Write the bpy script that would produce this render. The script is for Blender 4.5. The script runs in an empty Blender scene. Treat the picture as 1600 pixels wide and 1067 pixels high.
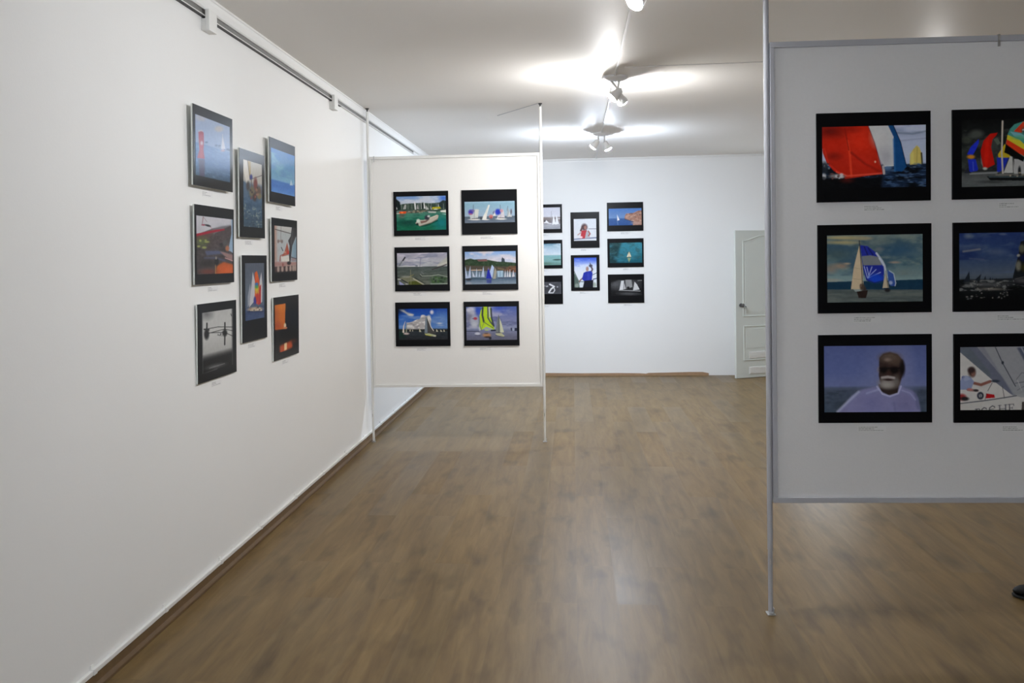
import bpy, bmesh, math, random
import numpy as np
from mathutils import Vector, Matrix

# ------------------------------------------------------------------ basics
SC = bpy.context.scene
COL = SC.collection
H0 = 1.65                                   # eye height; photo Y (down) = H0 - z
CEIL = 3.04
WL = -1.882                                 # left wall
YB = 12.257                                 # back wall
XR = 6.2                                    # right wall (outside the frame)
YN = -3.2                                   # wall behind the camera

SC.view_settings.view_transform = 'Standard'
SC.view_settings.look = 'None'
SC.view_settings.gamma = 1.0
SC.view_settings.use_curve_mapping = False
SC.view_settings.exposure = EXPOSURE = 0.08


def lin(c):
    c = np.asarray(c, float) / 255.0
    return np.where(c <= 0.04045, c / 12.92, ((c + 0.055) / 1.055) ** 2.4)


def rgba(r, g, b):
    l = lin((r, g, b))
    return (float(l[0]), float(l[1]), float(l[2]), 1.0)


def tag(o, label=None, cat=None, group=None, kind=None):
    if label: o['label'] = label
    if cat: o['category'] = cat
    if group: o['group'] = group
    if kind: o['kind'] = kind
    return o


def empty(name, loc, rot=(0, 0, 0)):
    o = bpy.data.objects.new(name, None)
    o.empty_display_size = 0.05
    o.location = loc
    o.rotation_euler = rot
    COL.objects.link(o)
    return o


def obj(name, bm, mat, parent=None, smooth=False, loc=None, rot=None):
    me = bpy.data.meshes.new(name)
    bmesh.ops.recalc_face_normals(bm, faces=bm.faces[:])
    bm.to_mesh(me)
    bm.free()
    if smooth:
        for p in me.polygons: p.use_smooth = True
        me.set_sharp_from_angle(angle=math.radians(40))
    me.materials.append(mat)
    o = bpy.data.objects.new(name, me)
    COL.objects.link(o)
    if parent: o.parent = parent
    if loc: o.location = loc
    if rot: o.rotation_euler = rot
    return o


def box(bm, x0, x1, y0, y1, z0, z1, bev=0.0):
    r = bmesh.ops.create_cube(bm, size=1.0)
    vs = r['verts']
    for v in vs:
        v.co = Vector((x0 + (v.co.x + .5) * (x1 - x0), y0 + (v.co.y + .5) * (y1 - y0), z0 + (v.co.z + .5) * (z1 - z0)))
    if bev > 0:
        es = list({e for v in vs for e in v.link_edges})
        bmesh.ops.bevel(bm, geom=es, offset=bev, segments=2, affect='EDGES', profile=0.6)
    return bm


def B(*a, **k):
    return box(bmesh.new(), *a, **k)


def tube(bm, a, b, r, seg=16, r2=None, cap=True):
    a, b = Vector(a), Vector(b)
    d = b - a
    q = d.to_track_quat('Z', 'Y')
    ring = []
    for p, rr in ((a, r), (b, r if r2 is None else r2)):
        ring.append([bm.verts.new(p + q @ Vector((rr * math.cos(2 * math.pi * i / seg), rr * math.sin(2 * math.pi * i / seg), 0))) for i in range(seg)])
    for i in range(seg):
        j = (i + 1) % seg
        bm.faces.new((ring[0][i], ring[0][j], ring[1][j], ring[1][i]))
    if cap:
        bm.faces.new(ring[0][::-1])
        bm.faces.new(ring[1])
    return bm


def lathe(bm, prof, seg=32, M=None):
    rows = []
    for r, z in prof:
        if r < 1e-6:
            rows.append([bm.verts.new(Vector((0, 0, z)))])
        else:
            rows.append([bm.verts.new(Vector((r * math.cos(2 * math.pi * i / seg), r * math.sin(2 * math.pi * i / seg), z))) for i in range(seg)])
    for A, Bq in zip(rows[:-1], rows[1:]):
        for i in range(seg):
            j = (i + 1) % seg
            if len(A) == 1 and len(Bq) == 1: continue
            if len(A) == 1: bm.faces.new((A[0], Bq[i], Bq[j]))
            elif len(Bq) == 1: bm.faces.new((A[i], A[j], Bq[0]))
            else: bm.faces.new((A[i], A[j], Bq[j], Bq[i]))
    if M is not None:
        for row in rows:
            for v in row: v.co = M @ v.co
    return bm


def prism(bm, pts, y0, y1, axis='y'):
    """extrude a 2-D outline (x,z) along y (or (y,z) along x)"""
    def mk(p, t):
        return bm.verts.new((p[0], t, p[1]) if axis == 'y' else (t, p[0], p[1]))
    a = [mk(p, y0) for p in pts]
    b = [mk(p, y1) for p in pts]
    n = len(pts)
    for i in range(n):
        j = (i + 1) % n
        bm.faces.new((a[i], a[j], b[j], b[i]))
    bm.faces.new(a[::-1])
    bm.faces.new(b)
    return bm


# ------------------------------------------------------------------ materials
def mat(name, col, rough=0.5, metal=0.0, spec=0.5, noise=0.0, nscale=8.0, bump=0.0, bscale=200.0):
    m = bpy.data.materials.new(name)
    m.use_nodes = True
    nt = m.node_tree
    b = nt.nodes['Principled BSDF']
    b.inputs['Base Color'].default_value = col
    b.inputs['Roughness'].default_value = rough
    b.inputs['Metallic'].default_value = metal
    b.inputs['Specular IOR Level'].default_value = spec
    tc = nt.nodes.new('ShaderNodeTexCoord')
    if noise > 0:
        n = nt.nodes.new('ShaderNodeTexNoise')
        n.inputs['Scale'].default_value = nscale
        n.inputs['Detail'].default_value = 5
        nt.links.new(tc.outputs['Object'], n.inputs['Vector'])
        mx = nt.nodes.new('ShaderNodeMix')
        mx.data_type = 'RGBA'
        mx.inputs['A'].default_value = tuple(c * (1 - noise) for c in col[:3]) + (1,)
        mx.inputs['B'].default_value = tuple(min(1, c * (1 + noise)) for c in col[:3]) + (1,)
        nt.links.new(n.outputs['Fac'], mx.inputs['Factor'])
        nt.links.new(mx.outputs['Result'], b.inputs['Base Color'])
    if bump > 0:
        n2 = nt.nodes.new('ShaderNodeTexNoise')
        n2.inputs['Scale'].default_value = bscale
        n2.inputs['Detail'].default_value = 3
        nt.links.new(tc.outputs['Object'], n2.inputs['Vector'])
        bp = nt.nodes.new('ShaderNodeBump')
        bp.inputs['Strength'].default_value = bump
        bp.inputs['Distance'].default_value = 0.003
        nt.links.new(n2.outputs['Fac'], bp.inputs['Height'])
        nt.links.new(bp.outputs['Normal'], b.inputs['Normal'])
    return m


def emit(name, col, strength):
    m = bpy.data.materials.new(name)
    m.use_nodes = True
    b = m.node_tree.nodes['Principled BSDF']
    b.inputs['Base Color'].default_value = (0.8, 0.8, 0.8, 1)
    b.inputs['Emission Color'].default_value = col
    b.inputs['Emission Strength'].default_value = strength
    return m


def attr_mat(name, rough=0.3, spec=0.5):
    m = bpy.data.materials.new(name)
    m.use_nodes = True
    nt = m.node_tree
    b = nt.nodes['Principled BSDF']
    a = nt.nodes.new('ShaderNodeAttribute')
    a.attribute_name = 'ink'
    nt.links.new(a.outputs['Color'], b.inputs['Base Color'])
    b.inputs['Roughness'].default_value = rough
    b.inputs['Specular IOR Level'].default_value = spec
    return m


def floor_mat():
    m = bpy.data.materials.new('laminate_floor')
    m.use_nodes = True
    nt = m.node_tree
    N, L = nt.nodes, nt.links
    b = N['Principled BSDF']
    tc = N.new('ShaderNodeTexCoord')
    mp = N.new('ShaderNodeMapping')
    mp.inputs['Rotation'].default_value = (0, 0, math.pi / 2)
    L.new(tc.outputs['Object'], mp.inputs['Vector'])
    br = N.new('ShaderNodeTexBrick')
    br.offset = 0.37
    br.inputs['Scale'].default_value = 1.0
    br.inputs['Brick Width'].default_value = 1.38
    br.inputs['Row Height'].default_value = 0.193
    br.inputs['Mortar Size'].default_value = 0.0012
    br.inputs['Mortar Smooth'].default_value = 0.3
    br.inputs['Color1'].default_value = (0, 0, 0, 1)
    br.inputs['Color2'].default_value = (1, 1, 1, 1)
    br.inputs['Mortar'].default_value = (0.45, 0.45, 0.45, 1)
    L.new(mp.outputs['Vector'], br.inputs['Vector'])
    # grain: noise stretched along the planks, shifted per plank
    sc = N.new('ShaderNodeVectorMath'); sc.operation = 'MULTIPLY'
    sc.inputs[1].default_value = (1.6, 13.0, 1.0)
    L.new(mp.outputs['Vector'], sc.inputs[0])
    ad = N.new('ShaderNodeVectorMath'); ad.operation = 'ADD'
    L.new(sc.outputs['Vector'], ad.inputs[0])
    ml = N.new('ShaderNodeVectorMath'); ml.operation = 'SCALE'
    ml.inputs['Scale'].default_value = 17.0
    L.new(br.outputs['Color'], ml.inputs[0])
    L.new(ml.outputs['Vector'], ad.inputs[1])
    g = N.new('ShaderNodeTexNoise')
    g.inputs['Scale'].default_value = 1.25
    g.inputs['Detail'].default_value = 7
    g.inputs['Roughness'].default_value = 0.62
    g.inputs['Distortion'].default_value = 0.5
    L.new(ad.outputs['Vector'], g.inputs['Vector'])
    cr = N.new('ShaderNodeValToRGB')
    e = cr.color_ramp.elements
    e[0].position = 0.25; e[0].color = FLOOR_C[0]
    e[1].position = 0.75; e[1].color = FLOOR_C[2]
    k = e.new(0.5); k.color = FLOOR_C[1]
    L.new(g.outputs['Fac'], cr.inputs['Fac'])
    # plank to plank tint
    hs = N.new('ShaderNodeMix'); hs.data_type = 'RGBA'; hs.blend_type = 'MULTIPLY'
    hs.inputs['Factor'].default_value = 1.0
    tr = N.new('ShaderNodeValToRGB')
    tr.color_ramp.elements[0].color = (0.90, 0.90, 0.90, 1)
    tr.color_ramp.elements[1].color = (1.08, 1.06, 1.03, 1)
    L.new(br.outputs['Color'], tr.inputs['Fac'])
    L.new(cr.outputs['Color'], hs.inputs['A'])
    L.new(tr.outputs['Color'], hs.inputs['B'])
    # dark knots
    sc2 = N.new('ShaderNodeVectorMath'); sc2.operation = 'MULTIPLY'
    sc2.inputs[1].default_value = (2.6, 6.5, 1.0)
    L.new(mp.outputs['Vector'], sc2.inputs[0])
    vo = N.new('ShaderNodeTexNoise')
    vo.inputs['Scale'].default_value = 1.0
    vo.inputs['Detail'].default_value = 2.5
    L.new(sc2.outputs['Vector'], vo.inputs['Vector'])
    kr = N.new('ShaderNodeValToRGB')
    kr.color_ramp.elements[0].position = 0.27; kr.color_ramp.elements[0].color = (0.62, 0.61, 0.62, 1)
    kr.color_ramp.elements[1].position = 0.46; kr.color_ramp.elements[1].color = (1, 1, 1, 1)
    L.new(vo.outputs['Fac'], kr.inputs['Fac'])
    m2 = N.new('ShaderNodeMix'); m2.data_type = 'RGBA'; m2.blend_type = 'MULTIPLY'
    m2.inputs['Factor'].default_value = 1.0
    L.new(hs.outputs['Result'], m2.inputs['A'])
    L.new(kr.outputs['Color'], m2.inputs['B'])
    L.new(m2.outputs['Result'], b.inputs['Base Color'])
    # sheen: each plank slightly different
    mr = N.new('ShaderNodeMapRange')
    mr.inputs['To Min'].default_value = 0.31
    mr.inputs['To Max'].default_value = 0.41
    L.new(br.outputs['Color'], mr.inputs['Value'])
    L.new(mr.outputs['Result'], b.inputs['Roughness'])
    b.inputs['Specular IOR Level'].default_value = 0.22
    bp = N.new('ShaderNodeBump')
    bp.inputs['Strength'].default_value = 0.06
    bp.inputs['Distance'].default_value = 0.001
    L.new(g.outputs['Fac'], bp.inputs['Height'])
    L.new(bp.outputs['Normal'], b.inputs['Normal'])
    return m


FLOOR_C = [(0.104, 0.065, 0.027, 1), (0.154, 0.100, 0.040, 1), (0.200, 0.138, 0.060, 1)]
M_WALL = mat('white_wall_paint', (0.80, 0.80, 0.79, 1), 0.75, spec=0.25, noise=0.012, nscale=2.5, bump=0.12, bscale=90)
M_WALLB = M_WALL
M_CEIL = mat('ceiling_paint', (0.86, 0.84, 0.81, 1), 0.55, spec=0.35, noise=0.01, nscale=1.5)
M_TRIM = mat('white_trim_paint', (0.80, 0.80, 0.79, 1), 0.45, spec=0.4)
M_FLOOR = floor_mat()
M_WOOD = mat('baseboard_wood', (0.125, 0.072, 0.028, 1), 0.5, noise=0.25, nscale=30)
M_WOODL = mat('light_baseboard_wood', (0.33, 0.21, 0.12, 1), 0.5, noise=0.2, nscale=18)
M_PLASTIC = mat('white_plastic', (0.78, 0.78, 0.76, 1), 0.4)
M_RAILSHADE = mat('rail_shade_grey', (0.17, 0.17, 0.16, 1), 0.55)
M_STEEL = mat('brushed_steel', (0.50, 0.50, 0.50, 1), 0.3, metal=0.9)
M_GAPSHADE = mat('gap_shade_dark', (0.06, 0.06, 0.06, 1), 0.6)
M_HANDLE = mat('dark_steel', (0.16, 0.16, 0.16, 1), 0.35, metal=0.7)
M_DARK = mat('dark_rubber', (0.02, 0.02, 0.02, 1), 0.6)
M_ALU = mat('silver_frame_paint', (0.42, 0.425, 0.46, 1), 0.42, metal=0.0, spec=0.5)
M_ALUW = mat('off_white_frame_paint', (0.70, 0.70, 0.68, 1), 0.42, spec=0.5)
M_BOARD = mat('display_board', (0.78, 0.775, 0.76, 1), 0.8, spec=0.2, noise=0.02, nscale=60, bump=0.1, bscale=150)
M_BOARDG = mat('textured_display_board', (0.74, 0.735, 0.74, 1), 0.8, spec=0.2, noise=0.025, nscale=70, bump=0.15, bscale=120)
M_DOOR = mat('door_paint', (0.64, 0.67, 0.63, 1), 0.45, noise=0.02, nscale=6)
M_FOAM = mat('foam_board_edge', (0.72, 0.75, 0.72, 1), 0.6)
M_BLACK = mat('black_mount_print', (0.004, 0.004, 0.005, 1), 0.30, spec=0.08)
M_BLACKB = mat('black_board_edge', (0.02, 0.018, 0.022, 1), 0.6)
M_INK = attr_mat('printed_photo', 0.30, 0.08)
M_CARD = attr_mat('caption_paper', 0.6, 0.3)
M_SHOE = mat('black_leather', (0.004, 0.004, 0.0045, 1), 0.6, spec=0.15)
M_SOLE = mat('black_sole', (0.006, 0.006, 0.006, 1), 0.7)
M_LAMP = mat('lamp_housing_white', (0.75, 0.75, 0.75, 1), 0.35)

# ------------------------------------------------------------------ the setting
def struct(name, bm, m, parent=None, label=None, smooth=False):
    o = obj(name, bm, m, parent, smooth)
    if parent is None: o['kind'] = 'structure'
    if label: o['label'] = label
    return o


T = 0.15
struct('floor', B(WL - T, XR + T, YN - T, YB + T, -0.12, 0), M_FLOOR, label='brown wood laminate floor laid in long planks')
struct('ceiling', B(WL - T, XR + T, YN - T, YB + T, CEIL, CEIL + .12), M_CEIL, label='plain pale ceiling above the gallery')
struct('wall_left', B(WL - T, WL, YN, YB, 0, CEIL), M_WALL, label='long white wall on the left hung with eight photographs')
# back wall with the doorway, hidden behind the right display panel except for its open leaf
DX0, DX1, DH = 2.95, 3.80, 2.04
bm = bmesh.new()
box(bm, WL - T, DX0, YB, YB + T, 0, CEIL)
box(bm, DX1, XR + T, YB, YB + T, 0, CEIL)
box(bm, DX0, DX1, YB, YB + T, DH, CEIL)
struct('wall_back', bm, M_WALLB, label='white wall at the far end of the gallery')
struct('wall_right', B(XR, XR + T, YN, YB, 0, CEIL), M_WALL)
# near wall with an unseen window assumed for the cool near light
WX0, WX1, WZ0, WZ1 = -1.6, 0.7, 0.8, 2.7
bm = bmesh.new()
box(bm, WL - T, WX0, YN - T, YN, 0, CEIL)
box(bm, WX1, XR + T, YN - T, YN, 0, CEIL)
box(bm, WX0, WX1, YN - T, YN, 0, WZ0)
box(bm, WX0, WX1, YN - T, YN, WZ1, CEIL)
struct('wall_near', bm, M_WALL)
bm = bmesh.new()
for a in ((WX0, WX0 + .06, WZ0, WZ1), (WX1 - .06, WX1, WZ0, WZ1), (WX0, WX1, WZ0, WZ0 + .06), (WX0, WX1, WZ1 - .06, WZ1), (-.48, -.42, WZ0, WZ1)):
    box(bm, a[0], a[1], YN - .1, YN - .04, a[2], a[3])
struct('window_1', bm, M_TRIM)
struct('corridor_wall_back', B(DX0 - .6, DX1 + .6, YB + 1.2, YB + 1.3, 0, CEIL), M_WALL)['kind'] = 'structure'

# cornice and trims
bm = bmesh.new()
prism(bm, [(WL, CEIL), (WL + .024, CEIL), (WL + .024, CEIL - .010), (WL + .019, CEIL - .014), (WL + .016, CEIL - .03), (WL + .018, CEIL - .066), (WL + .011, CEIL - .074), (WL, CEIL - .074)], YN, YB)
struct('trim_1', bm, M_TRIM, label='white cornice along the top of the left wall')
bm = bmesh.new()
prism(bm, [(YB, CEIL), (YB - .03, CEIL), (YB - .03, CEIL - .008), (YB - .012, CEIL - .03), (YB - .012, CEIL - .046), (YB, CEIL - .046)], WL, XR, 'x')
struct('trim_2', bm, M_TRIM, label='narrow white cornice along the top of the far wall')
bm = bmesh.new()
prism(bm, [(WL, 0), (WL + .021, 0), (WL + .021, .012), (WL + .014, .03), (WL + .012, .062), (WL, .066)], YN, YB)
struct('baseboard_left', bm, M_WOOD, label='thin brown wooden baseboard under the white conduit')
# back baseboard: a warped strip that stops short of the door
bm = bmesh.new()
xs = [WL + .02, -1.2, -.38, .1, .62, .9, 1.0, 1.04, 1.3, 1.6, 1.78, 1.86]
hs = [.04, .04, .040, .034, .036, .032, .026, .036, .040, .047, .046, .030]
lo = [bm.verts.new((x, YB - .014, 0)) for x in xs]
hi = [bm.verts.new((x, YB - .014, h)) for x, h in zip(xs, hs)]
lo2 = [bm.verts.new((x, YB, 0)) for x in xs]
hi2 = [bm.verts.new((x, YB, h)) for x, h in zip(xs, hs)]
for i in range(len(xs) - 1):
    bm.faces.new((lo[i], lo[i + 1], hi[i + 1], hi[i]))
    bm.faces.new((hi[i], hi[i + 1], hi2[i + 1], hi2[i]))
bm.faces.new((lo[0], hi[0], hi2[0], lo2[0]))
bm.faces.new((lo[-1], lo2[-1], hi2[-1], hi[-1]))
struct('baseboard_back', bm, M_WOODL, label='uneven light wood strip at the foot of the far wall')

# ------------------------------------------------------------------ cable conduit on the baseboard of the left wall
cd = empty('cable_conduit', (WL, 0, 0.066))
tag(cd, 'white cable conduit running along the baseboard of the left wall', 'conduit')
obj('duct', B(.0005, .016, YN + .02, YB - .02, .0005, .020, bev=.003), M_PLASTIC, cd)
for yy in (2.6, 3.17, 3.77, 4.40, 4.99, 5.65, 6.3, 6.95, 7.6, 8.25, 8.9, 9.55, 10.2, 10.85):
    bm = bmesh.new()
    box(bm, .0005, .0195, yy - .012, yy + .012, .0002, .0235, bev=.002)
    box(bm, .0005, .006, yy - .009, yy + .009, .0235, .036, bev=.001)
    obj('clip', bm, M_PLASTIC, cd)

# hanging rail below the cornice with its end blocks
RZ = CEIL - .112
rail = empty('picture_rail', (WL, 0, RZ))
tag(rail, 'slim white picture rail with painted shade bands below the cornice of the left wall', 'rail')
obj('rail_shade_band', B(0.0005, .007, YN + .05, 10.3, .0045, .036), M_RAILSHADE, rail)  # grey colour stands in for the shade under the cornice
obj('rail_lip', B(0.0005, .0215, YN + .05, 10.3, -.0015, .0035, bev=.001), M_TRIM, rail)
obj('rail_gap_shade', B(0.0005, .0195, YN + .05, 7.0, -.0058, -.002), M_GAPSHADE, rail)  # dark strip painted as the shadow gap below the lip
for i, (y0, lab) in enumerate(((4.335, 'larger white plastic end block on the picture rail, nearest the camera'), (6.70, 'smaller looking white plastic end block on the picture rail, next to the left display panel'))):
    jb = empty('rail_block', (WL, y0, RZ - .075))
    tag(jb, lab, 'rail block', 'blocks on the picture rail')
    obj('block_cover', B(.0225, .046, 0, .10, 0, .112, bev=.004), M_PLASTIC, jb)
    obj('block_base', B(.0005, .0225, 0.003, .097, .002, .062), M_PLASTIC, jb)

# ------------------------------------------------------------------ a small painter for the printed photographs
def homog(src, dst):
    A, bb = [], []
    for (x, y), (u, v) in zip(src, dst):
        A += [[x, y, 1, 0, 0, 0, -u * x, -u * y], [0, 0, 0, x, y, 1, -v * x, -v * y]]
        bb += [u, v]
    h = np.linalg.solve(np.array(A, float), np.array(bb, float))
    return np.append(h, 1).reshape(3, 3)


UNIT = [(0, 0), (1, 0), (1, 1), (0, 1)]


class Pic:
    """pixels of one printed photograph; shapes are given in drawing units spanned by the quad"""
    SS = 3

    def __init__(s, pq, qd, nx, ny, seed=1):
        s.nx, s.ny = nx, ny
        w, h = nx * s.SS, ny * s.SS
        u, v = np.meshgrid((np.arange(w) + .5) / w, (np.arange(h) + .5) / h)
        H = homog(UNIT, qd)
        d = H[2, 0] * u + H[2, 1] * v + 1
        s.X = (H[0, 0] * u + H[0, 1] * v + H[0, 2]) / d
        s.Y = (H[1, 0] * u + H[1, 1] * v + H[1, 2]) / d
        s.u, s.v = u, v
        s.C = np.zeros((h, w, 3))
        s.rng = np.random.RandomState(seed)
        Hi = homog(pq, UNIT)
        q = np.array([[*p, 1] for p in qd]) @ Hi.T
        q = q[:, :2] / q[:, 2:]
        s.rect = (float((q[0, 0] + q[3, 0]) / 2), float((q[0, 1] + q[1, 1]) / 2), float((q[1, 0] + q[2, 0]) / 2), float((q[2, 1] + q[3, 1]) / 2))
        s.unit = abs(qd[1][0] - qd[0][0]) / w          # drawing units per sub-pixel

    def put(s, a, c):
        a = np.clip(a, 0, 1)[..., None]
        s.C = s.C * (1 - a) + np.asarray(c, float) * a
        return s

    def fill(s, c): return s.put(np.ones_like(s.u), c)

    def grad(s, stops, v0=0.0, v1=1.0):
        vs = [p for p, _ in stops]
        g = np.stack([np.interp(s.v, vs, [c[k] for _, c in stops]) for k in range(3)], -1)
        m = ((s.v >= v0) & (s.v <= v1))[..., None]
        s.C = np.where(m, g, s.C)
        return s

    def mask(s, pts):
        x, y = s.X, s.Y
        ins = np.zeros(x.shape, bool)
        n = len(pts)
        for i in range(n):
            (x1, y1), (x2, y2) = pts[i], pts[(i + 1) % n]
            if y1 == y2: continue
            c = ((y1 > y) != (y2 > y)) & (x < (x2 - x1) * (y - y1) / (y2 - y1) + x1)
            ins ^= c
        return ins

    def poly(s, pts, c, a=1.0, soft=0):
        m = s.mask(pts).astype(float)
        if soft: m = s.blur(m, soft)
        return s.put(m * a, c)

    def blur(s, m, r):
        k = max(1, int(r / s.unit))
        for _ in range(2):
            for ax in (0, 1):
                p = [(0, 0), (0, 0)]
                p[ax] = (k, k)
                q = np.pad(m, p, mode='edge')
                cs = np.cumsum(q, axis=ax)
                z = np.zeros_like(np.take(cs, [0], axis=ax))
                cs = np.concatenate([z, cs], axis=ax)
                n = 2 * k + 1
                m = (np.take(cs, range(n, cs.shape[ax]), axis=ax) - np.take(cs, range(0, cs.shape[ax] - n), axis=ax)) / n
        return m

    def ell(s, x, y, rx, ry, c, a=1.0, soft=0.35, rot=0.0):
        ct, st = math.cos(math.radians(rot)), math.sin(math.radians(rot))
        dx, dy = s.X - x, s.Y - y
        d = np.hypot((dx * ct + dy * st) / rx, (-dx * st + dy * ct) / ry)
        return s.put(np.clip((1 + soft - d) / (2 * soft + 1e-6), 0, 1) * a, c)

    def line(s, pts, w, c, a=1.0, soft=0.3):
        best = np.full(s.X.shape, 1e9)
        for (x1, y1), (x2, y2) in zip(pts[:-1], pts[1:]):
            L2 = (x2 - x1) ** 2 + (y2 - y1) ** 2 + 1e-9
            t = np.clip(((s.X - x1) * (x2 - x1) + (s.Y - y1) * (y2 - y1)) / L2, 0, 1)
            best = np.minimum(best, np.hypot(s.X - x1 - t * (x2 - x1), s.Y - y1 - t * (y2 - y1)))
        r = w / 2
        return s.put(np.clip((r * (1 + soft) - best) / (2 * soft * r + 1e-6), 0, 1) * a, c)

    def fbm(s, sx, sy, octv=4):
        out, amp, tot = np.zeros(s.u.shape), 1.0, 0.0
        for o in range(octv):
            fx, fy = sx * 2 ** o, sy * 2 ** o
            nx, ny = int(fx) + 3, int(fy) + 3
            g = s.rng.rand(ny, nx)
            x, y = s.u * fx, s.v * fy
            xi, yi = x.astype(int), y.astype(int)
            tx, ty = x - xi, y - yi
            tx, ty = tx * tx * (3 - 2 * tx), ty * ty * (3 - 2 * ty)
            val = (g[yi, xi] * (1 - tx) + g[yi, xi + 1] * tx) * (1 - ty) + (g[yi + 1, xi] * (1 - tx) + g[yi + 1, xi + 1] * tx) * ty
            out += val * amp
            tot += amp
            amp *= .55
        return out / tot

    def clouds(s, c, sx, sy, lo=.5, hi=.7, a=1.0, v0=0.0, v1=1.0, pts=None):
        n = np.clip((s.fbm(sx, sy) - lo) / (hi - lo), 0, 1) * a
        n = n * ((s.v >= v0) & (s.v <= v1))
        if pts is not None: n = n * s.mask(pts)
        return s.put(n, c)

    def grain(s, amt, sx, sy, v0=0.0, v1=1.0, pts=None):
        n = (s.fbm(sx, sy, 3) - .5) * 2 * amt * ((s.v >= v0) & (s.v <= v1))
        if pts is not None: n = n * s.mask(pts)
        s.C = np.clip(s.C + n[..., None], 0, 255)
        return s

    def specks(s, n, x0, x1, y0, y1, rx, ry, cols, a=.8):
        for i in range(n):
            s.ell(x0 + s.rng.rand() * (x1 - x0), y0 + s.rng.rand() * (y1 - y0), rx * (.5 + s.rng.rand()), ry * (.5 + s.rng.rand()), cols[i % len(cols)], a)
        return s

    def result(s, gain):
        l = lin(s.C)
        h, w = s.ny, s.nx
        l = l.reshape(h, s.SS, w, s.SS, 3).mean((1, 3))
        return np.clip(l * gain, 0.0, 0.86)


PQ, PICS = {}, {}


def pic(name, pq, qd, nx, ny, seed=1):
    p = Pic(pq, qd, nx, ny, seed)
    PICS[name] = p
    return p


# ---------- left wall
p = pic('L1', [(78, 72), (493, 245), (485, 1003), (78, 920)], [(103, 190), (465, 325), (455, 905), (100, 815)], 84, 110)
p.grad([(0, (152, 166, 192)), (.45, (135, 155, 188)), (.46, (98, 128, 172)), (.75, (88, 120, 165)), (1, (58, 84, 108))])
p.clouds((172, 165, 168), 3, 4, .5, .75, .8, 0, .3).ell(350, 345, 45, 30, (182, 172, 168), .8).ell(160, 225, 60, 35, (176, 172, 176), .6)
p.grain(14, 10, 40, .46, 1).clouds((120, 150, 185), 8, 30, .55, .75, .5, .46, 1)
for x, y, r in ((215, 485, 15), (318, 517, 16), (350, 522, 14), (440, 560, 16), (455, 570, 12)): p.ell(x, y, r, 9, (72, 92, 126))
p.line([(300, 525), (460, 580)], 5, (85, 108, 145))
p.poly([(133, 375), (188, 385), (190, 480), (183, 560), (195, 655), (118, 645), (140, 560), (135, 480)], (152, 58, 78))
p.ell(158, 368, 24, 13, (172, 172, 185)).ell(160, 385, 22, 14, (140, 45, 65)).ell(166, 495, 12, 24, (195, 172, 182)).line([(165, 520), (160, 640)], 22, (165, 70, 88), .7)
p.poly([(128, 655), (195, 662), (190, 835), (140, 825)], (72, 58, 84), .75, 4)
p.poly([(386, 405), (412, 555), (368, 555)], (202, 204, 214)).line([(386, 400), (390, 570)], 6, (190, 190, 200)).ell(386, 574, 22, 8, (176, 150, 160))

p = pic('L2', [(78, 32), (555, 97), (562, 990), (82, 1028)], [(100, 172), (535, 218), (548, 880), (100, 895)], 84, 110, 2)
p.fill((72, 66, 66)).grain(22, 6, 14)
p.poly([(95, 165), (540, 210), (530, 300), (300, 325), (95, 400)], (198, 197, 203)).clouds((180, 180, 188), 3, 4, .4, .7, .6, 0, .3)
p.poly([(515, 285), (520, 330), (330, 345), (280, 335), (400, 300)], (112, 110, 116), 1, 8)
p.poly([(518, 290), (525, 380), (380, 560), (200, 595), (250, 500), (330, 380)], (76, 66, 66), 1, 4).grain(16, 14, 30, .3, .7)
p.poly([(95, 390), (330, 342), (440, 328), (440, 348), (320, 374), (95, 428)], (156, 32, 54))
p.poly([(95, 428), (320, 374), (250, 450), (95, 470)], (92, 70, 64), 1, 6)
p.line([(165, 285), (180, 185), (228, 250)], 4, (125, 88, 92)).line([(185, 190), (170, 280)], 3, (150, 60, 75)).ell(185, 285, 26, 10, (150, 70, 85)).ell(238, 292, 36, 12, (40, 40, 46), 1, .3, 15).line([(262, 308), (290, 330)], 4, (170, 60, 80))
p.ell(165, 490, 70, 55, (92, 104, 62), .8, .6)
for x, y, a, b in ((145, 475, 15, 14), (192, 560, 28, 15), (225, 490, 32, 11), (125, 545, 20, 12), (210, 470, 14, 10)): p.ell(x, y, a, b, (158, 166, 92), .85)
p.poly([(520, 218), (540, 218), (555, 640), (520, 610), (485, 600), (522, 400)], (150, 174, 198), 1, 3)
p.ell(475, 572, 24, 34, (172, 112, 84)).ell(400, 520, 24, 16, (48, 44, 48)).ell(445, 500, 26, 30, (80, 84, 84), .7)
p.poly([(200, 600), (370, 600), (540, 650), (540, 700), (400, 640), (220, 655)], (84, 90, 118), 1, 6)
p.poly([(380, 605), (540, 650), (540, 738), (450, 672)], (152, 120, 116), 1, 6).line([(450, 690), (540, 725)], 10, (200, 150, 150))
p.line([(200, 690), (330, 690), (440, 720)], 26, (82, 86, 110), .8, .7)
p.ell(230, 755, 120, 45, (44, 38, 38), .9, .6)
p.poly([(325, 900), (350, 785), (430, 740), (550, 772), (550, 900)], (190, 92, 42), 1, 10).ell(470, 840, 70, 45, (212, 98, 44), .9, .6).ell(240, 860, 100, 32, (118, 58, 46), .8, .6)
p.line([(330, 770), (330, 900)], 4, (215, 168, 92)).ell(345, 738, 26, 44, (28, 28, 32)).ell(338, 690, 10, 18, (150, 140, 130))

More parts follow.
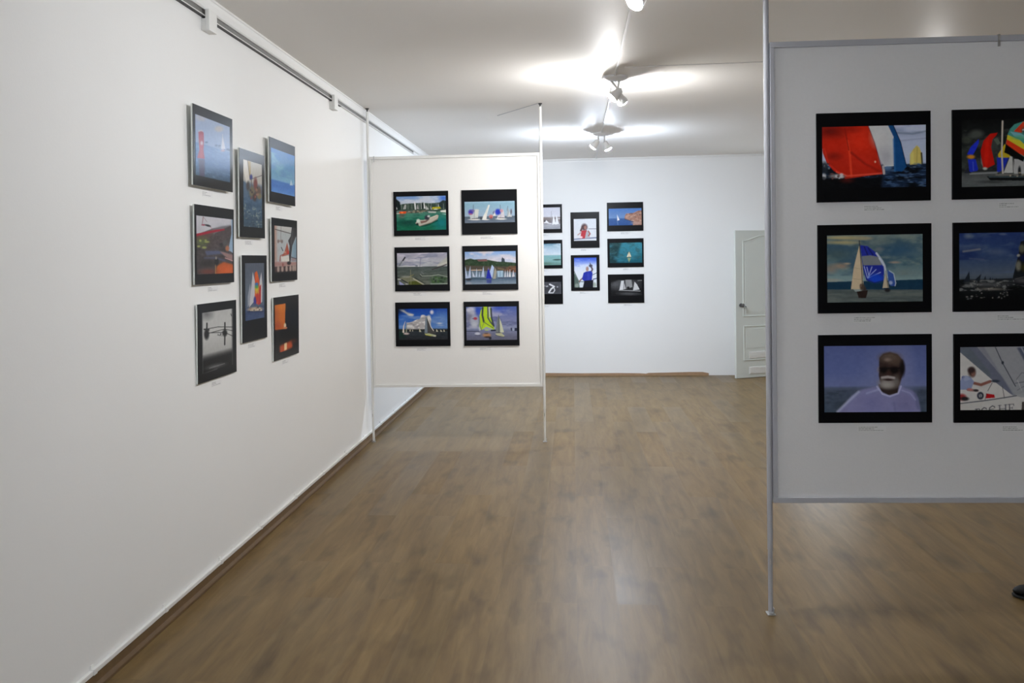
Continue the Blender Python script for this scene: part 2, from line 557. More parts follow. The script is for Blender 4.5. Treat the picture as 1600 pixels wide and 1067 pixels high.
p = pic('L3', [(122, 450), (381, 420), (385, 900), (125, 985)], [(150, 507), (357, 478), (358, 862), (155, 905)], 84, 110, 3)
p.grad([(0, (192, 192, 190)), (.4, (200, 200, 197)), (.68, (178, 178, 175)), (.76, (60, 60, 60)), (.8, (20, 20, 20)), (1, (14, 14, 14))])
p.ell(180, 515, 34, 30, (105, 105, 106), .8, .8).line([(357, 478), (358, 860)], 12, (70, 70, 70), .8, .8).line([(150, 507), (154, 905)], 9, (110, 110, 110), .7, .8)
p.ell(240, 862, 55, 14, (120, 120, 120), .7, .7, -8).line([(200, 872), (300, 850)], 5, (150, 150, 150), .6).line([(165, 905), (250, 880)], 6, (120, 120, 120), .6)
p.ell(180, 648, 16, 34, (22, 22, 23)).line([(182, 575), (181, 640)], 9, (26, 26, 27)).line([(165, 615), (195, 620)], 10, (40, 40, 40))
p.line([(190, 612), (255, 602), (357, 606)], 5, (40, 40, 41)).line([(195, 642), (300, 618), (357, 632)], 5, (45, 45, 46)).line([(190, 640), (300, 640), (357, 668)], 5, (40, 40, 41))
p.line([(303, 575), (303, 640)], 9, (24, 24, 25)).line([(303, 640), (301, 724)], 9, (44, 44, 45)).ell(302, 645, 16, 22, (24, 24, 25)).specks(6, 255, 285, 645, 665, 4, 5, [(50, 50, 50)]).line([(345, 515), (350, 530)], 5, (60, 60, 60))

p = pic('L4', [(294, -28), (490, 46), (490, 491), (296, 457)], [(307, 55), (483, 115), (487, 420), (308, 380)], 76, 96, 4)
p.grad([(0, (78, 128, 192)), (.3, (88, 146, 192)), (.55, (104, 156, 190)), (.70, (118, 166, 200)), (.74, (64, 116, 188)), (.86, (66, 118, 192)), (1, (92, 140, 205))])
p.clouds((118, 168, 190), 3, 6, .45, .7, .8, .1, .7).clouds((96, 140, 186), 2, 5, .5, .7, .6, 0, .6).grain(8, 6, 24, .72, 1)
p.poly([(458, 292), (472, 335), (448, 334)], (176, 200, 214))

p = pic('L5', [(97, 50), (478, 97), (478, 990), (97, 1020)], [(135, 172), (462, 205), (462, 905), (138, 900)], 76, 104, 5)
p.fill((176, 182, 184)).grain(10, 4, 6)
p.poly([(130, 160), (470, 200), (400, 280), (150, 230)], (192, 190, 186), 1, 20)
p.poly([(130, 160), (165, 175), (170, 720), (130, 700)], (178, 142, 126), .9, 14)
p.poly([(465, 360), (465, 720), (380, 720), (405, 470)], (132, 158, 174), 1, 5).line([(440, 420), (440, 660)], 8, (110, 130, 145), .6)
p.line([(232, 180), (228, 420)], 6, (122, 112, 106)).line([(145, 228), (375, 292)], 13, (82, 72, 70)).ell(190, 410, 13, 26, (122, 106, 100)).ell(245, 412, 16, 26, (122, 106, 100)).ell(215, 405, 20, 16, (140, 120, 112), .7)
p.poly([(395, 190), (465, 195), (465, 330), (440, 390), (402, 480), (372, 720), (343, 720), (360, 480), (338, 400), (378, 330)], (50, 48, 52)).line([(410, 250), (385, 450)], 12, (84, 84, 90), .7)
p.poly([(322, 430), (352, 560), (350, 612), (240, 640), (285, 560)], (166, 88, 68)).ell(335, 580, 16, 26, (190, 60, 46)).ell(290, 585, 16, 22, (200, 150, 128)).line([(236, 500), (258, 552)], 11, (60, 58, 62))
p.line([(215, 705), (222, 625), (300, 590)], 14, (152, 80, 70)).poly([(228, 640), (350, 630), (355, 715), (240, 718)], (216, 212, 202))
p.poly([(130, 712), (470, 730), (470, 790), (130, 785)], (168, 128, 122), 1, 6).ell(420, 690, 40, 24, (160, 130, 130), .8).line([(375, 650), (462, 680)], 14, (90, 80, 84))
p.poly([(130, 785), (470, 785), (470, 880), (130, 880)], (72, 56, 56), 1, 4)
for x in (190, 250, 312, 372, 415, 446): p.ell(x, 825, 17, 55, (172, 152, 142))
p.poly([(130, 868), (470, 868), (470, 910), (130, 910)], (22, 22, 25), 1, 5).ell(350, 742, 28, 25, (30, 28, 30)).ell(258, 765, 12, 30, (140, 70, 66), .8)

p = pic('L6', [(627, 405), (798, 385), (801, 775), (632, 831)], [(637, 455), (792, 432), (795, 742), (637, 772)], 76, 104, 6)
p.fill((9, 7, 8))
p.poly([(630, 458), (706, 445), (701, 612), (630, 614)], (205, 108, 28)).poly([(630, 458), (660, 452), (660, 614), (630, 614)], (182, 92, 38), .8, 8).ell(672, 470, 30, 22, (222, 128, 34), .7, .8).ell(660, 590, 24, 20, (170, 74, 36), .8, .8)
p.ell(703, 590, 8, 17, (232, 212, 182)).ell(706, 606, 13, 7, (205, 130, 92))
p.poly([(665, 722), (750, 692), (756, 742), (668, 772)], (192, 76, 24), 1, 6).poly([(697, 710), (716, 706), (715, 752), (697, 757)], (236, 204, 156), 1, 2).ell(765, 700, 18, 14, (90, 34, 18), .8, .8)

p = pic('L7', [(68, 52), (250, 115), (258, 740), (75, 727)], [(98, 140), (232, 182), (235, 662), (100, 645)], 64, 130, 7)
p.grad([(0, (188, 184, 174)), (.3, (180, 178, 172)), (.36, (90, 108, 128)), (.6, (66, 92, 118)), (1, (58, 78, 94))])
p.grain(18, 6, 24, .36, 1).clouds((130, 140, 136), 10, 22, .6, .75, .8, .62, 1)
p.poly([(98, 140), (130, 150), (141, 285), (125, 335), (98, 225)], (212, 207, 198)).poly([(128, 150), (152, 160), (152, 285), (144, 292)], (172, 152, 112)).line([(128, 150), (146, 292)], 4, (110, 100, 84))
p.poly([(98, 300), (125, 330), (130, 420), (98, 430)], (82, 104, 128)).line([(150, 290), (232, 262)], 5, (92, 80, 92)).ell(154, 274, 10, 20, (52, 62, 126)).line([(155, 290), (160, 380)], 5, (90, 80, 80))
p.ell(186, 330, 14, 50, (116, 62, 60)).ell(160, 385, 20, 40, (112, 102, 80)).ell(206, 385, 22, 40, (96, 76, 66)).ell(180, 425, 15, 30, (70, 54, 50)).ell(131, 340, 12, 34, (70, 66, 66)).ell(215, 420, 16, 22, (120, 110, 84)).specks(10, 150, 225, 350, 440, 6, 9, [(150, 110, 90), (60, 50, 52), (130, 60, 56)])
p.specks(26, 105, 230, 500, 640, 8, 4, [(150, 156, 146), (126, 140, 144), (44, 58, 72)], .7)

p = pic('L8', [(415, 118), (585, 123), (591, 675), (424, 711)], [(437, 172), (568, 175), (568, 545), (440, 560)], 64, 130, 8)
p.grad([(0, (84, 92, 106)), (.5, (92, 102, 116)), (.76, (82, 96, 116)), (.8, (56, 72, 108)), (1, (66, 82, 118))])
p.grain(8, 5, 26, .78, 1).poly([(472, 310), (482, 430), (455, 470), (455, 400)], (152, 158, 168)).poly([(490, 232), (504, 300), (502, 430), (465, 472), (480, 330)], (196, 194, 198))
p.poly([(503, 240), (518, 228), (534, 290), (538, 370), (522, 455), (500, 440), (505, 340)], (205, 84, 44))
p.poly([(510, 236), (519, 230), (528, 262), (516, 300)], (214, 104, 40)).ell(517, 350, 13, 24, (200, 178, 58)).ell(516, 333, 12, 14, (76, 156, 96)).ell(516, 318, 12, 10, (60, 110, 170)).ell(519, 375, 12, 12, (204, 160, 50)).ell(505, 428, 10, 26, (52, 48, 128)).ell(520, 410, 9, 30, (186, 50, 44))
p.poly([(537, 300), (549, 238), (556, 330), (553, 440), (526, 462), (537, 380)], (200, 198, 202)).poly([(538, 330), (547, 320), (545, 450), (524, 462)], (180, 48, 46))
p.ell(505, 487, 50, 15, (190, 172, 148)).specks(12, 465, 550, 472, 498, 6, 6, [(60, 56, 60), (214, 200, 180), (150, 120, 100)]).line([(455, 500), (560, 505)], 8, (40, 52, 84))

# ---------- left display panel
p = pic('A', [(52, 130), (1130, 105), (1143, 970), (75, 990)], [(118, 225), (1085, 205), (1090, 868), (125, 880)], 108, 80, 11)
p.grad([(0, (110, 144, 195)), (.2, (150, 166, 196)), (.44, (92, 110, 108)), (.48, (66, 112, 98)), (.75, (18, 92, 72)), (1, (20, 98, 72))])
p.clouds((188, 194, 206), 4, 5, .42, .62, .9, 0, .3).ell(1040, 250, 70, 50, (58, 100, 192), .9, .8)
p.poly([(110, 405), (250, 365), (450, 352), (620, 345), (800, 352), (1000, 335), (1090, 330), (1090, 500), (110, 500)], (54, 70, 60), 1, 6).grain(16, 20, 30, .15, .45)
p.poly([(100, 255), (190, 330), (205, 470), (100, 500)], (20, 30, 30), 1, 8).poly([(960, 340), (1030, 292), (1095, 305), (1095, 450), (960, 440)], (34, 46, 46), 1, 6).ell(640, 400, 30, 60, (28, 38, 36), .8)
for x in (215, 345, 420, 560, 745, 800, 900, 940, 1040): p.line([(x, 330 + (x * 7) % 50), (x + 4, 470)], 7, (150, 156, 156), .7)
p.poly([(463, 315), (492, 330), (502, 475), (478, 475)], (206, 208, 206)).poly([(650, 328), (666, 340), (688, 455), (655, 455)], (206, 208, 206)).poly([(280, 378), (312, 378), (305, 465), (248, 470)], (152, 154, 150)).poly([(700, 395), (752, 472), (690, 475)], (172, 172, 170)).poly([(532, 365), (556, 465), (512, 465)], (152, 148, 148)).poly([(112, 395), (140, 470), (118, 470)], (186, 188, 186)).line([(598, 270), (605, 460)], 8, (196, 196, 196)).poly([(780, 400), (815, 475), (790, 475)], (160, 160, 158)).poly([(936, 360), (952, 415), (930, 415)], (180, 182, 180))
p.poly([(820, 430), (970, 420), (990, 455), (820, 472)], (178, 170, 28)).line([(830, 450), (980, 440)], 8, (110, 110, 30)).ell(890, 470, 40, 12, (206, 208, 196)).ell(905, 495, 60, 18, (40, 66, 50))
p.line([(118, 552), (300, 530), (480, 522), (700, 500)], 26, (116, 106, 90)).specks(24, 320, 720, 495, 540, 16, 9, [(60, 62, 56), (150, 140, 120), (90, 84, 70)])
p.poly([(172, 515), (312, 508), (300, 552), (180, 552)], (200, 72, 28)).ell(228, 535, 26, 18, (240, 116, 50)).ell(225, 598, 55, 40, (118, 72, 70), .6, .6).line([(110, 548), (175, 552)], 16, (180, 176, 172))
p.poly([(980, 498), (1095, 478), (1095, 535), (985, 520)], (206, 206, 198)).poly([(1000, 555), (1095, 556), (1095, 582)], (146, 186, 176)).poly([(735, 512), (900, 515), (885, 542), (750, 536)], (172, 174, 168))
p.grain(16, 8, 20, .52, 1).ell(1000, 740, 130, 110, (18, 112, 122), .8, .8).ell(340, 730, 170, 55, (16, 58, 50), .8, .7).clouds((60, 140, 112), 8, 16, .55, .75, .5, .5, .75)
p.poly([(560, 805), (920, 675), (935, 695), (700, 800)], (10, 58, 44), .9, 8)
p.poly([(485, 740), (530, 680), (640, 680), (780, 640), (915, 575), (942, 592), (922, 665), (800, 732), (572, 800), (545, 772)], (176, 170, 156)).poly([(580, 700), (680, 690), (770, 655), (700, 722), (598, 748)], (120, 92, 84)).line([(570, 795), (800, 725), (920, 655)], 12, (120, 112, 104)).ell(715, 632, 46, 46, (42, 42, 54)).ell(748, 606, 28, 20, (190, 190, 188)).ell(545, 692, 36, 34, (190, 202, 192)).ell(525, 760, 24, 22, (28, 30, 30)).line([(770, 640), (900, 590)], 14, (206, 196, 178))

p = pic('B', [(68, 95), (1162, 67), (1175, 940), (85, 963)], [(133, 325), (1115, 298), (1125, 712), (138, 738)], 108, 60, 12)
p.grad([(0, (142, 170, 190)), (.1, (124, 160, 178)), (.68, (142, 162, 182)), (.72, (78, 92, 104)), (1, (98, 108, 124))])
p.grain(8, 12, 30, .7, 1)
p.line([(308, 380), (302, 500)], 12, (96, 112, 124)).poly([(290, 480), (365, 460), (420, 470), (400, 630), (250, 655), (238, 600)], (178, 184, 184)).ell(258, 522, 50, 46, (60, 48, 142)).ell(300, 495, 30, 26, (90, 80, 140), .8).ell(250, 562, 38, 13, (158, 92, 122)).line([(330, 480), (325, 640)], 8, (120, 128, 132)).poly([(340, 490), (400, 480), (390, 610), (335, 600)], (196, 196, 186), .8).ell(330, 668, 120, 14, (204, 203, 196)).line([(280, 652), (390, 645)], 14, (100, 92, 92))
p.poly([(597, 380), (632, 378), (580, 545), (562, 672), (478, 672), (500, 600), (545, 520)], (210, 209, 203)).line([(600, 385), (555, 560)], 7, (160, 165, 160)).ell(550, 668, 72, 10, (206, 206, 202)).ell(458, 640, 20, 26, (60, 66, 74))
p.ell(655, 605, 42, 34, (176, 112, 110)).ell(655, 630, 14, 22, (150, 60, 60)).poly([(685, 530), (722, 478), (705, 570)], (98, 98, 128)).poly([(748, 490), (742, 592), (690, 592)], (206, 205, 196)).ell(740, 520, 12, 46, (196, 190, 190))
p.line([(835, 380), (840, 480)], 12, (96, 110, 122)).poly([(825, 480), (900, 475), (925, 625), (770, 645)], (184, 180, 186)).ell(790, 515, 56, 56, (34, 50, 164)).ell(862, 490, 30, 32, (176, 132, 142)).line([(850, 510), (845, 630)], 6, (130, 120, 128)).ell(850, 652, 102, 15, (210, 209, 203)).line([(800, 632), (905, 630)], 10, (62, 46, 46))
p.poly([(983, 425), (1012, 480), (1012, 606), (962, 612)], (142, 152, 156)).line([(985, 400), (970, 490)], 9, (84, 100, 110)).poly([(1020, 495), (1042, 605), (985, 612)], (178, 178, 176)).ell(1050, 508, 16, 52, (92, 90, 98)).poly([(1060, 560), (1066, 610), (1030, 610)], (170, 170, 170))

p = pic('C', [(83, 92), (1222, 75), (1235, 985), (98, 1005)], [(135, 215), (1178, 200), (1185, 855), (150, 868)], 108, 76, 13)
p.grad([(0, (158, 156, 172)), (.42, (160, 162, 168)), (.44, (70, 80, 78)), (.7, (78, 86, 80)), (1, (92, 96, 86))])
p.clouds((196, 190, 202), 4, 6, .45, .65, .8, 0, .42).clouds((112, 118, 140), 3, 9, .56, .72, .7, 0, .42).clouds((190, 196, 196), 2, 5, .5, .7, .5, .2, .42)
p.line([(180, 490), (660, 486)], 12, (196, 197, 198)).grain(18, 8, 30, .44, 1)
p.poly([(155, 485), (195, 485), (305, 298), (250, 350)], (112, 117, 122)).line([(225, 470), (300, 340)], 6, (170, 170, 165)).line([(262, 362), (302, 303)], 28, (40, 40, 50)).line([(637, 305), (625, 370), (612, 485)], 13, (118, 118, 138)).line([(500, 330), (640, 355), (850, 390)], 8, (120, 124, 140), .7).ell(545, 475, 30, 14, (100, 108, 118))
p.poly([(965, 495), (1010, 420), (1185, 285), (1185, 450)], (168, 168, 162), 1, 4).line([(985, 470), (1185, 400)], 18, (196, 192, 178), .8).line([(870, 552), (1165, 450)], 18, (60, 50, 54))
p.line([(620, 650), (655, 686), (850, 682), (1000, 660), (1185, 702)], 13, (152, 158, 146)).line([(615, 665), (650, 700)], 16, (40, 44, 44)).line([(640, 600), (690, 640)], 20, (110, 112, 116), .7)
p.ell(1000, 770, 165, 80, (60, 82, 60), .9, .4).specks(22, 870, 1150, 710, 820, 26, 18, [(34, 46, 36), (92, 108, 84), (52, 84, 40)], .8)
p.poly([(830, 838), (1190, 828), (1190, 872), (830, 872)], (140, 152, 140), .9, 5).poly([(180, 725), (420, 690), (720, 872), (400, 872)], (112, 112, 92), 1, 6).poly([(380, 800), (560, 785), (690, 872), (390, 872)], (76, 82, 34), 1, 6).ell(330, 700, 100, 22, (146, 146, 136), .7)
p.line([(480, 740), (710, 872)], 22, (168, 164, 142)).line([(510, 720), (720, 842)], 14, (44, 50, 44)).line([(160, 715), (370, 832)], 18, (30, 32, 34)).line([(420, 560), (430, 872)], 14, (130, 130, 100), .7).line([(400, 690), (480, 660)], 12, (150, 140, 84), .7)
p.poly([(180, 785), (310, 875), (195, 875)], (150, 152, 194)).ell(185, 752, 44, 18, (156, 158, 152)).ell(340, 850, 30, 14, (160, 158, 150))

p = pic('D', [(92, 92), (1215, 65), (1235, 965), (115, 985)], [(145, 210), (1172, 185), (1190, 850), (160, 862)], 108, 76, 14)
p.grad([(0, (122, 156, 206)), (.18, (160, 178, 208)), (.35, (186, 190, 208)), (.5, (90, 100, 110)), (.8, (92, 112, 128)), (.84, (78, 98, 118)), (1, (122, 136, 152))])
p.clouds((200, 196, 206), 4, 7, .48, .66, .9, 0, .35).ell(530, 215, 60, 18, (206, 192, 192), .8).ell(780, 330, 200, 45, (196, 190, 200), .7, .8)
p.poly([(885, 352), (893, 330), (905, 300), (914, 330), (928, 332), (950, 352), (958, 425), (885, 415)], (52, 62, 74))
p.poly([(140, 372), (260, 343), (340, 362), (400, 358), (580, 362), (640, 372), (800, 402), (960, 405), (1195, 425), (1195, 560), (140, 520)], (44, 62, 42), 1, 4).grain(18, 24, 24, .2, .52)
p.poly([(390, 366), (585, 353), (602, 392), (420, 400)], (114, 78, 78)).line([(390, 362), (585, 353)], 8, (80, 60, 62))
p.poly([(140, 480), (1195, 505), (1195, 605), (140, 600)], (74, 64, 54), .9, 8).poly([(925, 590), (1050, 488), (1195, 488), (1195, 625), (930, 625)], (102, 66, 50), 1, 5).specks(30, 930, 1180, 500, 610, 20, 16, [(120, 84, 60), (60, 44, 38), (84, 74, 50)], .7).line([(820, 535), (930, 560)], 26, (124, 106, 72), .7)
p.poly([(140, 590), (930, 590), (1195, 620), (1195, 730), (140, 730)], (92, 110, 126), .8, 6).line([(280, 575), (485, 572)], 15, (200, 176, 154))
W_ = (172, 186, 214)
for q, c in (([(152, 495), (215, 742), (162, 742)], W_), ([(256, 495), (272, 722), (205, 742)], W_), ([(298, 590), (355, 712), (305, 712)], (186, 192, 208)), ([(386, 535), (404, 712), (358, 712)], (166, 182, 204)), ([(440, 600), (460, 712), (420, 712)], (160, 174, 196)), ([(520, 495), (545, 712), (476, 712)], W_), ([(692, 465), (738, 520), (702, 732), (636, 650)], (166, 184, 216)), ([(755, 520), (788, 600), (772, 747), (716, 747)], (152, 148, 134)), ([(968, 570), (980, 712), (945, 712)], (196, 198, 208)), ([(1014, 560), (1030, 712), (995, 712)], (196, 198, 208)), ([(1060, 550), (1080, 712), (1040, 712)], (212, 212, 214)), ([(1128, 570), (1160, 700), (1105, 712)], (190, 190, 200))): p.poly(q, c)
p.poly([(798, 588), (918, 584), (918, 712), (815, 716)], (152, 178, 198)).line([(860, 600), (860, 700)], 14, (100, 130, 160)).poly([(608, 555), (636, 555), (694, 748), (576, 742)], (32, 42, 154)).ell(622, 545, 18, 26, (110, 100, 130), .8)
p.line([(280, 742), (570, 752)], 22, (50, 70, 86)).ell(222, 762, 60, 24, (50, 54, 64)).line([(830, 735), (1180, 730)], 14, (60, 66, 90)).poly([(585, 760), (692, 752), (682, 835), (590, 835)], (48, 58, 130), .75, 5).grain(12, 10, 30, .82, 1).ell(230, 835, 60, 18, (158, 156, 162), .7)

p = pic('E', [(95, 95), (1168, 90), (1178, 950), (108, 955)], [(160, 225), (1115, 215), (1125, 820), (170, 828)], 108, 72, 15)
p.grad([(0, (22, 62, 152)), (.25, (38, 86, 170)), (.62, (88, 128, 188)), (.68, (44, 52, 58)), (1, (38, 40, 44))])
p.poly([(150, 215), (330, 215), (160, 330)], (20, 30, 46), .8, 40).poly([(175, 238), (262, 240), (330, 290), (462, 328), (445, 368), (365, 362), (300, 310)], (176, 174, 172), 1, 12).ell(400, 338, 50, 16, (206, 200, 192), .8, .6)
p.ell(815, 288, 34, 40, (212, 208, 216), 1, .5).ell(1020, 420, 130, 130, (122, 148, 190), .7, .9).clouds((140, 160, 196), 3, 7, .5, .7, .5, .2, .6).ell(965, 506, 50, 16, (190, 194, 204), .9, .6).ell(985, 545, 60, 10, (160, 174, 196), .7, .6)
cl = [(320, 490), (380, 490), (450, 465), (520, 430), (580, 420), (610, 350), (650, 338), (700, 360), (770, 360), (800, 420), (790, 630), (330, 630)]
p.poly(cl, (166, 162, 162), 1, 8).clouds((216, 214, 212), 9, 9, .48, .62, .85, .15, .65, cl).clouds((124, 122, 126), 8, 10, .56, .7, .7, .3, .65, cl).ell(640, 360, 34, 18, (222, 222, 222), .8, .6).ell(760, 385, 30, 40, (214, 212, 210), .8, .6)
p.line([(160, 640), (700, 635), (1130, 640)], 34, (34, 36, 34), .9, .6).grain(8, 10, 30, .7, 1).ell(215, 725, 80, 60, (20, 50, 40), .8, .8)
p.poly([(300, 445), (272, 560), (272, 692), (238, 682), (254, 560)], (216, 206, 192)).poly([(312, 470), (328, 682), (304, 682)], (142, 150, 130)).ell(315, 706, 55, 20, (188, 172, 168)).line([(265, 730), (350, 740)], 8, (40, 46, 46))
for q in ([(390, 612), (402, 662), (376, 662)], [(570, 600), (608, 672), (568, 672)], [(905, 612), (940, 668), (898, 668)], [(985, 628), (1022, 666), (982, 666)], [(1050, 620), (1072, 666), (1042, 666)], [(438, 620), (446, 660), (430, 660)]): p.poly(q, (192, 186, 164))
p.poly([(688, 385), (722, 375), (737, 692), (672, 692)], (114, 126, 136)).poly([(722, 375), (835, 640), (905, 702), (735, 704)], (70, 68, 68)).line([(724, 385), (800, 580), (850, 650)], 13, (218, 213, 204)).line([(722, 380), (734, 700)], 6, (40, 42, 44)).poly([(672, 704), (760, 700), (897, 735), (892, 768), (688, 732)], (166, 170, 134)).line([(690, 725), (800, 748)], 10, (196, 194, 52)).ell(870, 752, 26, 10, (190, 180, 170))

p = pic('F', [(112, 90), (1195, 70), (1215, 938), (135, 955)], [(165, 190), (1150, 175), (1165, 828), (178, 838)], 108, 76, 16)
p.grad([(0, (72, 90, 156)), (.35, (112, 118, 160)), (.68, (134, 142, 170)), (.74, (116, 120, 148)), (1, (96, 97, 116))])
p.clouds((160, 160, 184), 4, 6, .45, .65, .8, 0, .65).clouds((82, 88, 124), 4, 6, .55, .7, .6, .3, .7).ell(395, 260, 55, 75, (40, 74, 176), .9, .7).ell(790, 225, 120, 55, (58, 80, 176), .8, .8)
for x, y, a, b, c in ((260, 235, 75, 48, 206), (220, 280, 50, 60, 158), (290, 310, 60, 50, 176), (215, 250, 40, 30, 196), (240, 400, 60, 70, 120)): p.ell(x, y, a, b, (c, c, c + 14 if c < 230 else c), .85, .5)
p.ell(330, 470, 85, 120, (164, 168, 182), .9, .25).ell(345, 415, 38, 26, (156, 62, 78)).ell(300, 415, 20, 8, (90, 90, 120), .8).ell(330, 530, 50, 40, (190, 194, 200), .6, .6)
p.line([(175, 640), (1165, 640)], 36, (104, 112, 142), .6, .8).line([(178, 662), (425, 668)], 16, (58, 62, 84)).grain(9, 8, 34, .72, 1)
g = [(493, 185), (575, 180), (640, 195), (660, 330), (692, 480), (722, 622), (640, 640), (560, 602), (450, 640), (420, 560), (422, 400), (450, 260)]
p.poly(g, (168, 200, 40)).clouds((190, 220, 60), 5, 5, .5, .7, .7, 0, .7, g).line([(490, 205), (482, 340), (512, 480)], 34, (54, 60, 58)).line([(590, 185), (592, 400), (640, 480), (705, 560)], 26, (70, 76, 84)).line([(612, 200), (632, 380)], 24, (186, 186, 194)).line([(650, 220), (662, 400), (705, 560)], 32, (60, 66, 74)).line([(424, 380), (440, 560), (470, 640)], 16, (112, 122, 112)).line([(512, 480), (600, 540), (700, 600)], 14, (88, 98, 68)).poly([(490, 622), (560, 572), (700, 622), (600, 650)], (152, 162, 170), 1, 4).line([(470, 610), (520, 480)], 10, (120, 140, 80)).line([(540, 640), (590, 640)], 12, (190, 214, 60)).line([(420, 400), (412, 640)], 10, (120, 130, 150), .8).poly([(420, 560), (450, 640), (425, 665), (410, 600)], (180, 184, 196), .8)
p.poly([(795, 345), (822, 400), (832, 692), (742, 692), (768, 480)], (110, 116, 118)).line([(800, 345), (808, 690)], 8, (60, 66, 74)).poly([(820, 412), (850, 480), (908, 682), (835, 692)], (196, 200, 172)).poly([(735, 706), (860, 696), (922, 752), (900, 772), (770, 742)], (176, 176, 144)).line([(745, 745), (910, 775)], 9, (56, 60, 54)).line([(760, 690), (850, 690)], 10, (60, 60, 60), .8)
p.ell(570, 738, 78, 40, (172, 130, 94)).ell(560, 705, 40, 14, (96, 84, 84)).ell(585, 776, 64, 16, (58, 44, 40)).ell(638, 800, 26, 26, (38, 38, 46)).ell(390, 710, 52, 26, (188, 190, 204)).line([(345, 742), (440, 746)], 9, (60, 62, 76)).line([(660, 648), (735, 645)], 28, (28, 32, 46)).poly([(1035, 595), (1066, 595), (1066, 655), (1045, 655)], (44, 50, 74)).poly([(1115, 595), (1165, 595), (1165, 655), (1115, 655)], (44, 50, 74)).poly([(1072, 610), (1110, 605), (1110, 650), (1075, 650)], (150, 160, 184))

# ---------- far wall
p = pic('M1', [(-142, 66), (218, 60), (220, 338), (-140, 342)], [(-122, 95), (198, 93), (202, 302), (-118, 304)], 72, 52, 21)
p.grad([(0, (196, 197, 208)), (.42, (202, 202, 210)), (.48, (128, 118, 116)), (.72, (120, 116, 118)), (.8, (164, 164, 170)), (1, (148, 150, 156))])
p.grain(20, 14, 20, .45, .8).specks(18, -110, 190, 195, 245, 14, 8, [(92, 82, 80), (206, 206, 206), (138, 124, 116), (70, 66, 70)], .85)
for q in ([(132, 160), (155, 255), (118, 262)], [(162, 165), (188, 252), (150, 262)], [(-40, 150), (-20, 250), (-60, 250)], [(60, 215), (90, 245), (40, 245)]): p.poly(q, (224, 224, 226))
p.line([(110, 130), (112, 250)], 4, (150, 150, 156)).line([(40, 240), (110, 250)], 9, (214, 214, 216)).grain(14, 8, 30, .78, 1)
p = pic('M2', [(-138, 412), (220, 408), (224, 688), (-135, 692)], [(-120, 448), (203, 445), (208, 656), (-116, 660)], 72, 52, 22)
p.grad([(0, (92, 128, 148)), (.12, (150, 176, 190)), (.3, (178, 194, 206)), (.52, (196, 206, 214)), (.56, (122, 166, 168)), (.75, (126, 166, 164)), (1, (98, 132, 126))])
p.clouds((204, 212, 218), 3, 6, .45, .65, .7, 0, .5).ell(168, 604, 40, 7, (58, 82, 76)).ell(60, 640, 60, 10, (90, 120, 104), .7, .6).grain(8, 4, 30, .55, 1)
p = pic('M3', [(-135, 760), (224, 757), (228, 1033), (-132, 1037)], [(-116, 822), (208, 820), (211, 935), (-114, 940)], 72, 34, 23)
p.fill((74, 74, 79)).grain(16, 10, 8).ell(120, 890, 70, 40, (58, 58, 62), .8, .6)
p.line([(88, 922), (108, 890), (140, 865), (95, 843)], 15, (214, 214, 216)).line([(92, 926), (130, 926), (146, 900), (138, 880)], 10, (196, 196, 198)).ell(172, 868, 8, 8, (150, 150, 152)).specks(6, 35, 75, 850, 865, 6, 5, [(170, 170, 172)]).line([(-60, 860), (-20, 900)], 14, (180, 180, 182))
p = pic('M4', [(50, 52), (403, 48), (408, 492), (55, 497)], [(92, 135), (365, 133), (370, 403), (93, 407)], 60, 60, 24)
p.grad([(0, (204, 208, 214)), (1, (208, 208, 212))]).line([(130, 160), (230, 130)], 5, (180, 186, 196), .7).line([(160, 300), (210, 180)], 6, (180, 186, 190), .6)
p.line([(275, 258), (365, 257)], 7, (104, 106, 116)).line([(93, 388), (200, 378), (370, 368)], 16, (112, 122, 148)).line([(95, 402), (370, 400)], 8, (196, 198, 204))
p.ell(222, 238, 36, 42, (72, 52, 56)).line([(202, 225), (178, 278)], 22, (80, 58, 60)).ell(232, 240, 15, 24, (156, 108, 98)).poly([(185, 278), (245, 275), (288, 300), (285, 372), (172, 378)], (174, 52, 62), 1, 3).poly([(245, 290), (276, 270), (286, 372), (228, 378)], (166, 166, 174), 1, 3).line([(272, 288), (292, 320), (272, 342)], 15, (150, 88, 84)).line([(182, 300), (142, 332)], 14, (172, 140, 138)).ell(182, 362, 18, 14, (224, 196, 200))
p = pic('M5', [(55, 580), (408, 576), (410, 1022), (57, 1025)], [(95, 615), (368, 610), (375, 980), (100, 985)], 60, 80, 25)
p.grad([(0, (52, 82, 190)), (.1, (90, 116, 202)), (.26, (190, 200, 222)), (.5, (208, 212, 218)), (1, (200, 206, 212))]).clouds((120, 140, 210), 3, 6, .5, .65, .7, .05, .3)
p.poly([(92, 790), (150, 900), (165, 990), (92, 990)], (80, 96, 90), 1, 5).line([(95, 780), (165, 930)], 6, (50, 76, 60)).line([(150, 912), (225, 912)], 9, (56, 80, 78)).line([(310, 832), (372, 800)], 8, (70, 80, 104)).line([(330, 880), (375, 868)], 11, (58, 68, 112)).ell(130, 960, 24, 26, (150, 156, 146), .7).ell(346, 950, 22, 30, (152, 162, 150))
p.line([(303, 795), (320, 755), (302, 722)], 20, (92, 76, 84)).ell(298, 712, 22, 17, (70, 68, 84)).line([(291, 678), (295, 705)], 8, (50, 52, 66)).line([(203, 862), (158, 908)], 16, (124, 96, 88))
p.poly([(212, 800), (240, 785), (300, 775), (322, 800), (312, 905), (222, 908), (192, 880)], (34, 48, 148), 1, 3).poly([(255, 800), (290, 790), (290, 890), (250, 900)], (46, 60, 160), .8, 6).ell(257, 752, 17, 30, (154, 122, 112)).poly([(222, 900), (332, 888), (328, 990), (202, 990)], (20, 22, 32), 1, 3)
